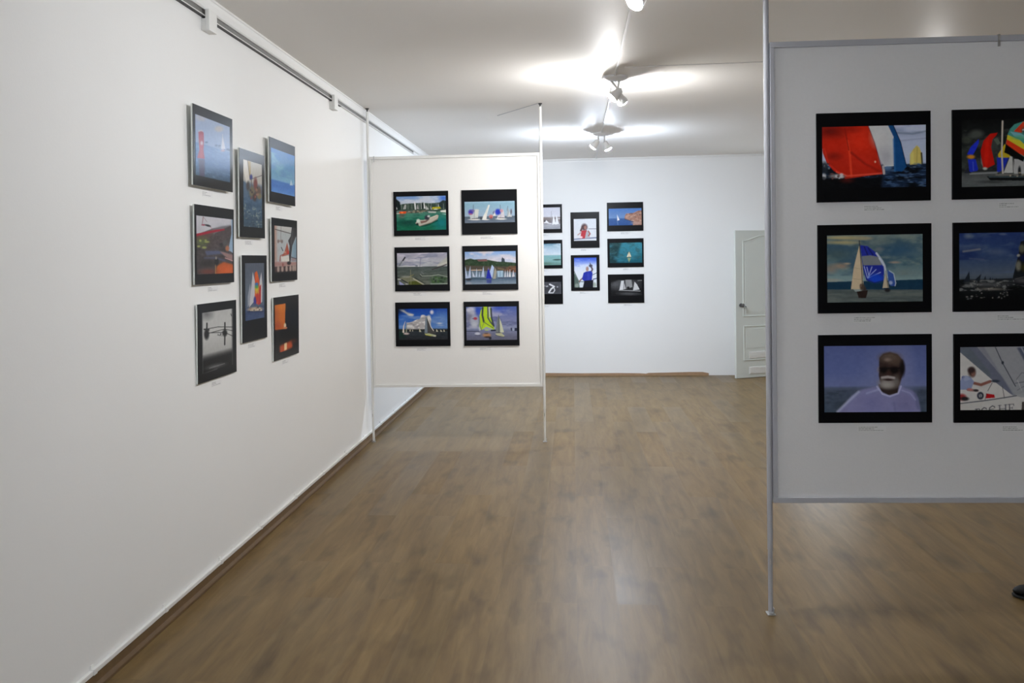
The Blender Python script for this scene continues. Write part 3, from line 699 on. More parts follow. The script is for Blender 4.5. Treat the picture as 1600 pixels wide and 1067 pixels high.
p = pic('M6', [(607, 92), (925, 90), (928, 341), (612, 343)], [(622, 147), (910, 142), (913, 290), (628, 293)], 72, 40, 26)
p.grad([(0, (72, 112, 174)), (.55, (104, 134, 178)), (.62, (54, 88, 142)), (1, (44, 78, 134))]).grain(6, 8, 24, .6, 1)
rk = [(764, 212), (775, 190), (840, 184), (880, 165), (915, 162), (916, 292), (835, 292), (842, 268), (800, 250), (764, 236)]
p.poly(rk, (154, 114, 98)).clouds((104, 78, 72), 14, 10, .52, .64, .8, 0, 1, rk).clouds((186, 150, 132), 12, 8, .54, .66, .7, 0, 1, rk).ell(868, 272, 46, 14, (170, 140, 128), .7).line([(764, 238), (840, 262)], 8, (60, 66, 90), .8)
p.poly([(697, 198), (720, 246), (700, 252)], (218, 218, 220)).line([(700, 255), (706, 285)], 8, (110, 136, 172), .6)
p = pic('M7', [(611, 409), (930, 405), (931, 657), (615, 662)], [(630, 448), (915, 440), (918, 618), (636, 625)], 72, 46, 27)
p.grad([(0, (54, 122, 138)), (.5, (44, 112, 128)), (.8, (30, 92, 106)), (1, (24, 76, 90))])
p.poly([(620, 440), (735, 440), (712, 520), (695, 630), (620, 630)], (24, 52, 56), .95, 10).clouds((50, 82, 84), 8, 8, .5, .65, .6, 0, .8).clouds((60, 130, 148), 3, 5, .5, .7, .5).grain(6, 6, 20)
p.poly([(803, 520), (822, 568), (783, 570)], (212, 202, 168)).line([(803, 520), (802, 570)], 3, (120, 110, 84)).line([(782, 573), (824, 572)], 4, (50, 60, 56)).poly([(788, 578), (820, 578), (803, 618)], (146, 156, 114), .9, 2)
p = pic('M8', [(615, 724), (934, 718), (937, 972), (618, 975)], [(640, 775), (915, 765), (918, 905), (645, 915)], 72, 40, 28)
p.fill((24, 24, 25)).ell(690, 808, 60, 40, (92, 92, 94), .9, .8).ell(780, 800, 110, 44, (70, 70, 72), .8, .7).poly([(640, 770), (720, 770), (640, 800)], (12, 12, 12), .8, 8)
for q, c in (([(732, 780), (756, 778), (752, 858), (718, 862)], 200), ([(768, 770), (822, 765), (832, 832), (780, 852)], 134), ([(850, 785), (872, 810), (895, 852), (838, 862)], 190), ([(760, 800), (775, 850), (755, 856)], 170)): p.poly(q, (c, c, c))
p.line([(838, 780), (836, 870)], 4, (60, 60, 60)).line([(715, 864), (900, 866)], 7, (150, 150, 150)).ell(795, 842, 12, 12, (20, 20, 20)).line([(880, 775), (912, 772)], 8, (110, 110, 110)).ell(800, 892, 80, 12, (82, 82, 84), .8, .6).grain(8, 16, 24)

# ---------- right display panel
p = pic('R1', [(70, 130), (915, 107), (916, 768), (80, 783)], [(113, 232), (878, 210), (880, 665), (118, 683)], 168, 104, 31)
p.grad([(0, (112, 124, 152)), (.2, (146, 154, 174)), (.5, (152, 160, 178)), (.62, (140, 148, 168)), (.64, (22, 36, 56)), (1, (14, 20, 30))])
p.clouds((170, 174, 188), 3, 6, .5, .68, .7, 0, .6).line([(660, 272), (780, 278), (880, 258)], 14, (84, 94, 122), .6, .8).line([(690, 330), (880, 310)], 10, (110, 118, 146), .5, .8)
p.poly([(760, 505), (762, 430), (788, 388), (812, 362), (830, 378), (850, 430), (848, 500)], (168, 152, 82)).poly([(765, 500), (765, 430), (785, 395), (795, 500)], (186, 172, 100), .8, 5).line([(846, 420), (852, 500)], 12, (58, 56, 40)).line([(815, 380), (812, 490)], 5, (130, 116, 60), .7)
p.poly([(118, 600), (440, 600), (560, 560), (750, 508), (890, 498), (890, 690), (110, 690)], (20, 32, 50)).clouds((52, 76, 108), 14, 34, .5, .64, .8, .62, 1).clouds((6, 8, 12), 8, 26, .5, .66, .9, .66, 1).specks(26, 560, 870, 520, 660, 16, 4, [(70, 94, 126), (96, 116, 140), (40, 60, 90)], .6)
p.poly([(110, 605), (400, 605), (560, 590), (545, 690), (110, 690)], (7, 7, 9), .95, 8)
p.poly([(108, 228), (452, 216), (500, 345), (565, 572), (430, 590), (285, 612), (200, 552), (150, 500), (118, 420), (108, 300)], (148, 28, 14))
rp = [(108, 228), (452, 216), (500, 345), (565, 572), (430, 590), (285, 612), (200, 552), (150, 500), (118, 420)]
p.ell(390, 340, 100, 100, (182, 38, 18), .9, .8).ell(175, 262, 80, 40, (84, 16, 12), .9, .8).ell(185, 370, 60, 50, (162, 30, 14), .8, .8).ell(200, 445, 45, 22, (96, 18, 14), .7, .8).ell(420, 480, 90, 60, (162, 32, 18), .8, .8).ell(330, 245, 50, 22, (120, 20, 12), .7, .8)
p.line([(300, 330), (318, 430), (330, 590)], 14, (194, 58, 32), .8, .8).line([(280, 240), (310, 400)], 8, (110, 20, 14), .7, .8).line([(330, 420), (430, 500), (555, 565)], 16, (128, 22, 14), .8, .8).line([(220, 560), (300, 590), (550, 570)], 12, (192, 70, 52), .8, .7).line([(130, 390), (160, 500), (230, 560)], 10, (180, 44, 28), .6, .8).line([(452, 218), (500, 345), (564, 570)], 5, (70, 18, 20)).ell(505, 485, 6, 8, (220, 150, 130)).ell(300, 622, 40, 16, (90, 20, 16), .6, .8)
p.poly([(455, 220), (597, 214), (637, 300), (642, 512), (575, 520), (542, 470), (505, 345)], (166, 166, 167)).ell(590, 450, 44, 60, (142, 142, 148), .8, .7).line([(575, 518), (640, 512)], 6, (196, 196, 196)).ell(520, 300, 40, 60, (178, 178, 178), .6, .8)
p.poly([(597, 214), (637, 214), (692, 340), (737, 520), (702, 556), (645, 550), (640, 300)], (18, 58, 104)).line([(642, 320), (650, 550)], 14, (34, 84, 136), .7, .8).line([(637, 214), (692, 340), (735, 515)], 6, (10, 30, 60)).line([(565, 520), (570, 570)], 18, (156, 146, 146)).ell(600, 530, 30, 14, (70, 96, 130), .8)
p.ell(128, 592, 16, 22, (150, 152, 156)).ell(225, 592, 58, 16, (118, 114, 114), .9).specks(12, 120, 280, 570, 610, 12, 7, [(180, 180, 182), (40, 40, 44), (90, 60, 56)]).ell(132, 530, 24, 40, (24, 28, 34), .9).specks(8, 118, 170, 490, 560, 8, 9, [(120, 122, 128), (40, 44, 50)], .7)

p = pic('R2', [(48, 72), (1152, 45), (1150, 935), (50, 952)], [(133, 172), (1067, 150), (1070, 805), (138, 838)], 168, 112, 32)
p.grad([(0, (10, 11, 11)), (.2, (20, 22, 22)), (.76, (30, 32, 31)), (.8, (58, 60, 60)), (.88, (72, 75, 75)), (1, (70, 74, 74))])
p.clouds((52, 56, 54), 6, 6, .48, .62, .8, .15, .75).ell(280, 312, 64, 44, (58, 62, 58), .9, .4).ell(185, 372, 50, 36, (48, 52, 46), .9, .4).ell(180, 520, 50, 70, (34, 38, 34), .8, .6).grain(8, 14, 40, .8, 1)
p.poly([(300, 360), (302, 400), (270, 470), (240, 525), (188, 512), (222, 440)], (24, 38, 156)).poly([(195, 560), (270, 560), (296, 660), (285, 676), (212, 690)], (24, 38, 146)).line([(245, 590), (250, 670)], 12, (56, 70, 160), .8).ell(225, 537, 38, 20, (160, 104, 30))
p.poly([(480, 298), (410, 308), (345, 380), (318, 480), (340, 640), (380, 648), (455, 610), (418, 440), (432, 362), (470, 320)], (156, 18, 10)).poly([(400, 330), (360, 400), (350, 600), (380, 640), (400, 500)], (176, 26, 12), .7, 8).poly([(440, 360), (480, 350), (510, 400), (480, 420)], (66, 76, 66)).poly([(318, 520), (322, 600), (345, 640)], (110, 112, 110), .7)
p.poly([(485, 512), (550, 408), (605, 540), (490, 545)], (160, 138, 28)).poly([(475, 540), (585, 545), (540, 665), (478, 692)], (24, 38, 138)).poly([(602, 525), (628, 540), (645, 692), (540, 692)], (156, 156, 153)).poly([(640, 555), (1060, 600), (1000, 700), (640, 700)], (142, 142, 142)).line([(625, 540), (632, 690)], 7, (60, 60, 60))
p.poly([(578, 310), (600, 260), (640, 215), (720, 188), (880, 190), (980, 260), (960, 480), (735, 575), (545, 490), (560, 400)], (58, 118, 108))
p.poly([(635, 285), (720, 192), (800, 196), (705, 300)], (168, 44, 22)).ell(760, 280, 50, 40, (46, 60, 58), .9).line([(720, 270), (760, 262), (800, 300)], 14, (140, 150, 150)).poly([(598, 285), (700, 305), (800, 365), (640, 335)], (92, 142, 152)).poly([(575, 318), (690, 368), (765, 440), (960, 420), (950, 480), (745, 476), (568, 365)], (170, 158, 40)).poly([(568, 362), (745, 470), (950, 480), (900, 525), (740, 532), (558, 422)], (172, 44, 18)).poly([(560, 408), (738, 538), (725, 582), (543, 492)], (10, 10, 11)).ell(690, 345, 60, 20, (70, 136, 96), .7, .6)
p.line([(527, 185), (521, 500), (532, 695)], 16, (156, 150, 138)).line([(220, 705), (480, 690)], 18, (104, 106, 106)).ell(362, 652, 22, 14, (150, 148, 140)).poly([(160, 700), (190, 650), (230, 700)], (28, 30, 40)).poly([(378, 728), (760, 722), (1066, 728), (1050, 765), (410, 768)], (14, 15, 17)).line([(400, 735), (760, 730)], 8, (70, 90, 94), .8).line([(470, 712), (1000, 705)], 20, (92, 90, 84), .8).ell(690, 672, 14, 44, (24, 24, 26)).specks(10, 480, 760, 690, 725, 10, 8, [(150, 140, 120), (40, 40, 40)], .8).ell(420, 782, 120, 12, (40, 42, 42), .8, .7)

p = pic('R3', [(83, 58), (920, 38), (921, 693), (87, 708)], [(150, 135), (853, 118), (855, 612), (155, 628)], 168, 116, 33)
p.grad([(0, (84, 98, 98)), (.2, (66, 84, 90)), (.45, (72, 94, 100)), (.66, (104, 124, 126)), (.70, (104, 124, 126))])
p.clouds((46, 68, 84), 4, 5, .48, .64, .8, 0, .6).clouds((104, 114, 106), 5, 9, .54, .7, .7, 0, .6)
for x, y, a, b, c in ((240, 150, 90, 9, (150, 136, 96)), (310, 150, 120, 14, (138, 128, 94)), (260, 185, 110, 13, (144, 132, 96)), (420, 155, 60, 12, (130, 120, 96)), (250, 358, 52, 20, (128, 108, 92)), (300, 340, 22, 7, (146, 126, 104)), (650, 328, 38, 8, (138, 118, 104)), (180, 380, 40, 30, (112, 102, 92)), (760, 260, 60, 18, (84, 98, 100)), (550, 185, 80, 24, (84, 96, 96)), (540, 232, 26, 14, (110, 108, 104)), (190, 465, 60, 12, (130, 128, 118))): p.ell(x, y, a, b, c, .85, .6)
p.ell(690, 240, 130, 45, (42, 68, 90), .8, .7).ell(230, 275, 80, 34, (60, 76, 76), .7, .7).ell(740, 400, 110, 30, (92, 106, 106), .7, .7)
p.poly([(145, 478), (330, 470), (600, 462), (860, 450), (860, 528), (145, 534)], (20, 44, 62), 1, 2).poly([(145, 532), (860, 526), (860, 640), (145, 640)], (68, 76, 75)).grain(10, 10, 40, .8, 1).clouds((92, 96, 92), 4, 20, .5, .7, .6, .84, 1)
p.poly([(395, 203), (450, 210), (522, 265), (572, 340), (568, 462), (500, 482), (440, 462), (418, 380)], (28, 38, 124))
p.poly([(407, 285), (470, 278), (535, 290), (555, 348), (418, 352)], (98, 102, 106)).line([(425, 215), (450, 275)], 9, (20, 24, 78)).line([(455, 225), (490, 275)], 9, (20, 24, 78))
for q in ([(445, 365), (462, 438)], [(482, 362), (455, 438)], [(425, 360), (448, 440)], [(512, 382), (450, 442)], [(545, 402), (452, 446)]): p.line(q, 6, (146, 158, 192), .9)
p.ell(512, 446, 50, 30, (18, 58, 166), .9, .4).line([(440, 455), (500, 480), (565, 462)], 5, (20, 30, 90)).line([(515, 262), (558, 320), (574, 352), (590, 440)], 15, (156, 162, 172)).line([(535, 300), (565, 350)], 10, (180, 186, 194), .7)
p.poly([(390, 200), (415, 380), (420, 528), (328, 528), (348, 370), (372, 270)], (166, 150, 124)).line([(350, 370), (412, 380)], 3, (140, 126, 104)).line([(388, 170), (395, 250), (408, 400), (412, 492)], 6, (40, 38, 42)).line([(340, 450), (415, 458)], 3, (140, 126, 104)).poly([(345, 528), (418, 528), (400, 545), (360, 545)], (120, 128, 128))
p.poly([(370, 545), (452, 533), (448, 560), (438, 592), (385, 592)], (34, 24, 22)).ell(412, 512, 18, 24, (62, 52, 44)).ell(400, 500, 8, 12, (90, 72, 60)).ell(430, 525, 10, 14, (50, 44, 42))
p.poly([(596, 383), (640, 408), (656, 480), (650, 502), (620, 502), (602, 460)], (44, 68, 132)).ell(620, 478, 14, 14, (150, 160, 176), .8).line([(610, 390), (642, 410), (657, 480), (652, 500)], 7, (146, 156, 166)).poly([(585, 402), (606, 515), (560, 518), (572, 450)], (156, 144, 122)).line([(583, 390), (600, 515)], 4, (50, 48, 50)).ell(596, 532, 20, 14, (28, 26, 28))

p = pic('R4', [(62, 52), (1230, 15), (1235, 955), (70, 975)], [(122, 163), (1165, 128), (1168, 830), (130, 860)], 168, 112, 34)
p.grad([(0, (30, 44, 84)), (.3, (38, 54, 88)), (.62, (68, 77, 90)), (.68, (64, 72, 82)), (.70, (28, 31, 33)), (.85, (16, 18, 20)), (1, (7, 8, 9))])
p.clouds((66, 78, 100), 4, 8, .5, .68, .8, 0, .6).clouds((24, 36, 74), 3, 6, .55, .7, .7, 0, .4).line([(165, 352), (330, 326)], 20, (98, 98, 104), .9, .7).ell(215, 190, 40, 26, (82, 92, 104), .8, .6).ell(500, 350, 100, 34, (70, 80, 100), .7, .7).line([(230, 425), (370, 432)], 16, (64, 70, 94), .8, .8).ell(560, 165, 40, 12, (80, 88, 104), .6)
p.clouds((96, 97, 96), 16, 40, .52, .62, .9, .7, .86).ell(400, 690, 200, 24, (88, 88, 88), .6, .8).ell(450, 738, 120, 13, (106, 100, 92), .8, .6).specks(50, 200, 620, 660, 850, 9, 6, [(120, 118, 112), (80, 80, 80), (12, 12, 14)], .8).poly([(125, 650), (180, 640), (180, 700), (125, 740)], (10, 11, 13), .8, 8)
for q in ([(226, 555), (236, 662), (165, 672)], [(348, 580), (332, 658), (280, 648)], [(390, 600), (398, 645), (370, 645)], [(440, 610), (448, 645), (425, 645)], [(500, 618), (508, 642), (490, 642)], [(460, 615), (468, 644), (452, 644)]): p.poly(q, (24, 28, 34))
p.line([(480, 640), (700, 625)], 16, (26, 28, 32), .9, .6)
p.poly([(742, 240), (830, 205), (1165, 180), (1165, 720), (690, 690), (665, 612), (682, 540), (720, 380)], (20, 22, 25)).ell(755, 312, 30, 44, (80, 80, 64), .9).ell(722, 385, 17, 15, (128, 128, 118)).ell(722, 492, 28, 52, (98, 96, 84), .9).ell(800, 410, 70, 36, (12, 18, 56), .9).ell(820, 510, 70, 50, (46, 44, 14), .9).ell(770, 645, 80, 24, (62, 60, 62), .9, .6).line([(690, 630), (800, 600)], 10, (70, 70, 70), .7)
p.poly([(620, 700), (1168, 690), (1168, 840), (620, 840)], (7, 8, 9), .8, 20)

p = pic('R5', [(88, 66), (921, 55), (925, 706), (92, 711)], [(128, 148), (880, 135), (882, 628), (132, 630)], 168, 108, 35)
p.grad([(0, (70, 79, 120)), (.4, (78, 88, 130)), (.6, (88, 96, 134)), (.63, (70, 78, 98)), (.68, (60, 68, 84)), (1, (56, 66, 80))])
p.grain(4, 30, 8, .65, 1).clouds((46, 54, 64), 6, 14, .5, .66, .6, .66, 1).ell(605, 400, 140, 190, (98, 104, 140), .8, .8).ell(690, 300, 70, 150, (104, 108, 142), .6, .8)
p.poly([(215, 640), (270, 580), (330, 510), (395, 466), (520, 440), (680, 438), (780, 474), (820, 530), (842, 640)], (106, 106, 142), 1, 6)
p.line([(228, 625), (300, 555), (380, 482)], 18, (146, 150, 172), .8, .8).line([(440, 492), (530, 462)], 14, (138, 140, 168), .7, .8).ell(470, 560, 60, 50, (96, 96, 134), .7, .8).ell(720, 560, 60, 60, (96, 94, 128), .7, .8).line([(800, 500), (820, 600)], 20, (84, 86, 118), .7, .8).line([(700, 470), (760, 490), (800, 540)], 10, (136, 138, 166), .6, .8).line([(640, 560), (650, 625)], 14, (92, 92, 128), .6, .8)
p.poly([(525, 425), (678, 420), (668, 490), (600, 506), (545, 476)], (38, 30, 29), 1, 3).line([(516, 442), (555, 496), (610, 514), (672, 492), (692, 440)], 13, (146, 146, 170), .9)
p.poly([(530, 290), (532, 230), (560, 200), (610, 188), (668, 205), (708, 250), (716, 310), (700, 370), (682, 430), (640, 460), (575, 455), (540, 420), (528, 360)], (46, 35, 32), 1, 4)
p.ell(612, 228, 74, 36, (80, 68, 60), .9, .5).ell(596, 245, 24, 12, (112, 96, 86), .9, .6).ell(650, 260, 40, 24, (70, 58, 50), .7, .7).ell(702, 308, 20, 56, (22, 18, 20), .9, .4).ell(525, 318, 10, 20, (110, 104, 116), .8, .5)
p.ell(568, 320, 34, 24, (16, 13, 14), .9, .4).ell(640, 322, 36, 25, (16, 13, 14), .9, .4).line([(535, 306), (690, 306)], 7, (20, 16, 18)).ell(600, 345, 18, 22, (52, 36, 32), .8, .6)
p.ell(600, 416, 70, 42, (112, 107, 103), .95, .4).ell(655, 400, 22, 40, (88, 82, 80), .7, .6).line([(552, 376), (595, 370), (640, 378)], 18, (144, 138, 136), .9, .6).ell(600, 392, 34, 8, (32, 20, 20), .9, .5).ell(585, 430, 40, 20, (138, 134, 130), .7, .7)

p = pic('R6', [(68, 45), (1205, 15), (1210, 915), (80, 938)], [(132, 175), (1140, 150), (1145, 785), (138, 812)], 168, 112, 36)
p.fill((122, 123, 127)).poly([(125, 165), (300, 170), (560, 480), (690, 662), (600, 625), (440, 492), (250, 352), (125, 225)], (84, 87, 100))
p.poly([(132, 170), (220, 172), (440, 440), (430, 480), (250, 345), (140, 232)], (78, 84, 92), .9, 8).poly([(300, 172), (370, 170), (600, 520), (670, 640), (560, 480)], (104, 106, 114), .8, 6).poly([(370, 170), (480, 170), (692, 640), (662, 652)], (120, 121, 125), .9, 4).line([(480, 172), (552, 330), (680, 560)], 9, (54, 58, 64)).ell(552, 325, 12, 16, (40, 44, 50))
p.poly([(690, 172), (800, 165), (900, 400), (780, 330)], (66, 72, 88), 1, 6).line([(735, 170), (860, 400)], 14, (130, 132, 138), .8).poly([(900, 165), (1145, 165), (1145, 600), (1000, 600)], (104, 106, 112), .9, 10)
p.poly([(125, 222), (440, 492), (655, 657), (560, 682), (380, 702), (130, 742)], (164, 162, 159)).clouds((148, 147, 145), 4, 5, .5, .7, .5, .1, .9, [(125, 222), (440, 492), (655, 657), (560, 682), (380, 702), (130, 742)])
p.line([(690, 490), (740, 422), (790, 430)], 8, (92, 94, 98)).line([(680, 530), (800, 508)], 11, (92, 94, 98)).line([(700, 600), (760, 560), (800, 600)], 7, (96, 98, 102)).line([(700, 500), (740, 600)], 6, (150, 150, 150)).poly([(650, 655), (720, 640), (800, 600), (1145, 600), (1145, 700), (720, 690)], (132, 133, 134), .8, 5)
p.line([(252, 532), (340, 552), (430, 516)], 28, (112, 72, 64)).ell(482, 512, 42, 14, (44, 50, 60)).poly([(150, 470), (190, 462), (232, 470), (272, 520), (245, 592), (205, 605), (135, 605), (135, 520)], (112, 120, 148)).ell(165, 478, 14, 12, (40, 46, 92)).poly([(150, 470), (200, 465), (235, 500), (180, 520)], (136, 142, 162), .7, 5).ell(250, 425, 36, 48, (52, 38, 36)).ell(262, 440, 20, 32, (104, 72, 64)).ell(242, 405, 34, 30, (44, 32, 32))
p.line([(210, 605), (305, 612)], 24, (120, 92, 88)).ell(230, 602, 26, 14, (150, 96, 92)).ell(290, 610, 24, 12, (46, 44, 46)).ell(150, 680, 44, 32, (122, 44, 44)).ell(180, 696, 40, 20, (30, 28, 30))
p.ell(335, 662, 33, 38, (38, 40, 50), 1, .15).ell(335, 662, 16, 20, (126, 126, 128), 1, .2).line([(330, 640), (340, 690)], 6, (40, 42, 52)).poly([(390, 638), (472, 648), (480, 680), (388, 688)], (146, 24, 28)).line([(450, 532), (408, 612)], 6, (66, 66, 68)).line([(550, 558), (572, 684)], 6, (66, 66, 68)).line([(395, 640), (380, 706)], 6, (90, 84, 84))
p.poly([(130, 752), (380, 718), (700, 662), (740, 672), (1145, 620), (1145, 830), (130, 830)], (162, 160, 157)).line([(130, 746), (380, 711), (690, 655)], 10, (80, 82, 85))
p.poly([(745, 715), (1145, 690), (1145, 830), (738, 830)], (62, 56, 54)).poly([(800, 720), (1145, 700), (1145, 830), (800, 830)], (140, 138, 136))
# the upper halves of the serif letters on the hull, cut off by the edge of the picture
K = (62, 62, 68)
p.line([(285, 800), (325, 796), (335, 815)], 8, K).line([(300, 798), (298, 830)], 9, K).line([(395, 790), (372, 782), (350, 800), (350, 830)], 9, K).line([(395, 786), (396, 800)], 6, K)
p.line([(475, 772), (455, 762), (425, 785), (424, 830)], 9, K).line([(424, 798), (468, 792)], 6, K).line([(476, 768), (477, 784)], 6, K)
p.line([(525, 756), (527, 830)], 10, K).line([(584, 748), (586, 830)], 10, K).line([(526, 792), (586, 786)], 6, K).line([(510, 758), (542, 755)], 5, K).line([(570, 750), (600, 747)], 5, K)
p.line([(622, 744), (624, 830)], 10, K).line([(608, 746), (664, 740)], 6, K).line([(663, 738), (665, 758)], 6, K).line([(624, 782), (652, 778)], 6, K).line([(652, 768), (653, 790)], 5, K)

# ------------------------------------------------------------------ prints and captions
def sheet(name, p_or_cols, nx, ny, x0, x1, z0, z1, y, m, parent=None, back=None):
    """flat printed sheet: nx*ny colour samples; z1 = top. back: depth of a solid paper body behind the face"""
    xs = x0 + (x1 - x0) * np.arange(nx + 1) / nx
    zs = z1 + (z0 - z1) * np.arange(ny + 1) / ny
    V = np.zeros(((nx + 1) * (ny + 1), 3), np.float32)
    X, Z = np.meshgrid(xs, zs)
    V[:, 0], V[:, 1], V[:, 2] = X.ravel(), y, Z.ravel()
    i = np.arange(ny)[:, None] * (nx + 1) + np.arange(nx)[None]
    F = np.stack([i, i + nx + 1, i + nx + 2, i + 1], -1).reshape(-1, 4)
    if back:
        n0 = len(V)
        V = np.vstack([V, [[x0, y + back, z0], [x1, y + back, z0], [x1, y + back, z1], [x0, y + back, z1]]]).astype(np.float32)
    faces = F.tolist()
    if back:
        c = [ny * (nx + 1), ny * (nx + 1) + nx, nx, 0]
        b = [n0, n0 + 1, n0 + 2, n0 + 3]
        faces.append([b[3], b[2], b[1], b[0]])
        bot = list(range(c[0], c[1] + 1)); top = list(range(0, nx + 1))
        lef = [k * (nx + 1) for k in range(ny + 1)]; rig = [k * (nx + 1) + nx for k in range(ny + 1)]
        faces += [bot[::-1] + [b[0], b[1]], top + [b[2], b[3]], lef + [b[0], b[3]], rig[::-1] + [b[2], b[1]]]
    me = bpy.data.meshes.new(name)
    me.from_pydata(V.tolist(), [], faces)
    col = np.ones((len(F), 4), np.float32)
    col[:, :3] = p_or_cols.reshape(-1, 3)
    if len(faces) > len(F):
        col = np.vstack([col, np.tile([.75, .75, .74, 1], (len(faces) - len(F), 1))]).astype(np.float32)
    cnt = np.array([len(f) for f in faces])
    a = me.color_attributes.new('ink', 'FLOAT_COLOR', 'CORNER')
    a.data.foreach_set('color', np.repeat(col, cnt, axis=0).astype(np.float32).ravel())
    me.materials.append(m)
    o = bpy.data.objects.new(name, me)
    COL.objects.link(o)
    if parent: o.parent = parent
    return o


GAIN = dict(L=.88, P=.98, B=1.10, R=1.95)
W0, TL = 1.8605, 0.0165
ZP, YP, ZR, YR = 7.8034, 0.0216, 4.0524, 0.0385
rng = random.Random(4)


def place(kind, a, b, w, h):
    """bottom-centre of a print whose top-left corner is (a, b) in its plane -> location, rotation"""
    if kind == 'L':
        yb = b + h
        return (-W0 - TL * yb, a + w / 2, H0 - yb), (math.atan(TL), 0, math.pi / 2)
    x = a + w / 2
    if kind == 'P': return (x, ZP + YP * x, H0 - b - h), (0, 0, math.atan(YP))
    if kind == 'R': return (x, ZR + YR * (x - 1), H0 - b - h), (0, 0, math.atan(YR))
    return (x, YB - .0125, H0 - b - h), (0, 0, 0)


def photo(key, kind, a, b, w, h, label, group, cu=0.5, cw=0.125, cap=True):
    loc, rot = place(kind, a, b, w, h)
    t = empty('photo_print', loc, rot)
    tag(t, label, 'photograph', group)
    p = PICS[key].grain(4 if kind == 'R' else 6, 30, 24)
    obj('backing_board', B(-w / 2, w / 2, .0020, .0098, 0, h), M_FOAM if kind == 'L' else M_BLACKB, t)
    obj('black_border', B(-w / 2, w / 2, 0, .0018, 0, h), M_BLACK, t)
    u0, v0, u1, v1 = p.rect
    u0, u1, v0, v1 = max(u0, .02), min(u1, .98), max(v0, .02), min(v1, .98)
    sheet('picture', p.result(GAIN[kind]), p.nx, p.ny, (u0 - .5) * w, (u1 - .5) * w, (1 - v1) * h, (1 - v0) * h, -.0007, M_INK, t)
    if not cap: return
    # caption card under the print
    nx, ny = 60, 15
    c = np.full((ny, nx, 3), .76)
    for row, ln in ((2, rng.uniform(.35, .8)), (6, rng.uniform(.3, .75)), (10, rng.uniform(.6, .95))):
        x = 2
        while x < ln * nx - 2:
            n = rng.randint(2, 7)
            c[row:row + 2, x:min(x + n, nx - 2)] = rng.uniform(.38, .54)
            x += n + 1
    ch = .028
    dz = .016
    cx = (cu - .5) * w
    if kind == 'L':
        loc2 = (WL + .0007, loc[1] + cx, loc[2] - dz - ch)
        rot2 = (0, 0, math.pi / 2)
    elif kind == 'B':
        loc2 = (loc[0] + cx, YB - .0007, loc[2] - dz - ch); rot2 = rot
    else:
        s = YP if kind == 'P' else YR
        loc2 = (loc[0] + cx - s * .0098, loc[1] + s * cx + .0098, loc[2] - dz - ch); rot2 = rot
    card = sheet('caption_card', c, nx, ny, -cw / 2, cw / 2, 0, ch, 0, M_CARD, None, back=.001)
    card.location, card.rotation_euler = loc2, rot2
    tag(card, 'small white caption card under the ' + CAP[key], 'caption card', 'caption cards ' + group.split(' ', 1)[1])


CAP = dict(
    L1='red lighthouse photograph', L2='photograph of a boat hull with a red stripe', L3='black and white photograph of a mooring line',
    L4='pale blue sea photograph', L5='photograph of a dark mast with an orange crane', L6='black photograph with an orange flame glow',
    L7='tall photograph of a crew on a heeling yacht', L8='tall photograph of rainbow striped sails',
    A='grey dinghy photograph', B='panoramic regatta photograph', C='stormy grey deck photograph', D='blue sail and castle hill photograph',
    E='deep blue sky photograph with two sailboats', F='lime green sail photograph',
    M1='pale photograph of moored white boats', M2='teal photograph of an empty misty sea', M3='dark photograph of white looped ropes',
    M4='photograph of a woman in red', M5='photograph of a man in blue reaching up', M6='rocky cliff and sailboat photograph',
    M7='teal photograph of one small sail', M8='black and white photograph of old sailing ships',
    R1='red sail photograph', R2='rainbow spinnaker photograph', R3='beige and blue spinnaker photograph', R4='dark sparkling sea photograph',
    R5='portrait of the bearded man', R6='photograph of a sailor under a grey sail')

gL, gP, gB, gR = 'photographs on the left wall', 'photographs on the left display panel', 'photographs on the far wall', 'photographs on the right display panel'
photo('L1', 'L', 4.136, -.794, .5, .4, 'black bordered photograph of a red lighthouse on blue water, on the left wall', gL, .46)
photo('L2', 'L', 4.146, -.300, .5, .4, 'black bordered photograph of a white hull with a red stripe and orange glow below', gL, .52)
photo('L3', 'L', 4.171, .199, .5, .4, 'black and white photograph of ropes and floats, lowest nearest print on the left wall', gL, .5)
photo('L4', 'L', 5.220, -.782, .5, .4, 'black bordered photograph of pale blue sky and sea with a tiny sail', gL, .5)
photo('L5', 'L', 5.254, -.286, .5, .4, 'black bordered photograph of a dark mast with an orange figure and white box', gL, .5)
photo('L6', 'L', 5.280, .215, .5, .4, 'nearly black photograph with a glowing orange panel, lowest print beside the rainbow sails', gL, .5)
photo('L7', 'L', 4.734, -.652, .4, .5, 'upright photograph of a crew leaning out over a splashing sea on the left wall', gL, .5)
photo('L8', 'L', 4.762, -.049, .4, .5, 'upright photograph of white and rainbow striped sails against grey sky', gL, .45)

photo('A', 'P', -1.606, -.629, .5, .4, 'photograph of a grey inflatable dinghy on green harbour water', gP, .5)
photo('B', 'P', -.986, -.630, .5, .4, 'wide panoramic photograph of a regatta with two blue spinnakers, black bands above and below', gP, .45)
photo('C', 'P', -1.605, -.127, .5, .4, 'photograph of a grey stormy sea seen across a boat deck', gP, .45)
photo('D', 'P', -.986, -.128, .5, .4, 'photograph of many white sails and one blue sail below a green castle hill', gP, .47)
photo('E', 'P', -1.608, .374, .5, .4, 'photograph of two sailboats under deep blue sky with a big white cloud', gP, .5)
photo('F', 'P', -.983, .375, .5, .4, 'photograph of a lime green striped spinnaker under purple clouds', gP, .4)

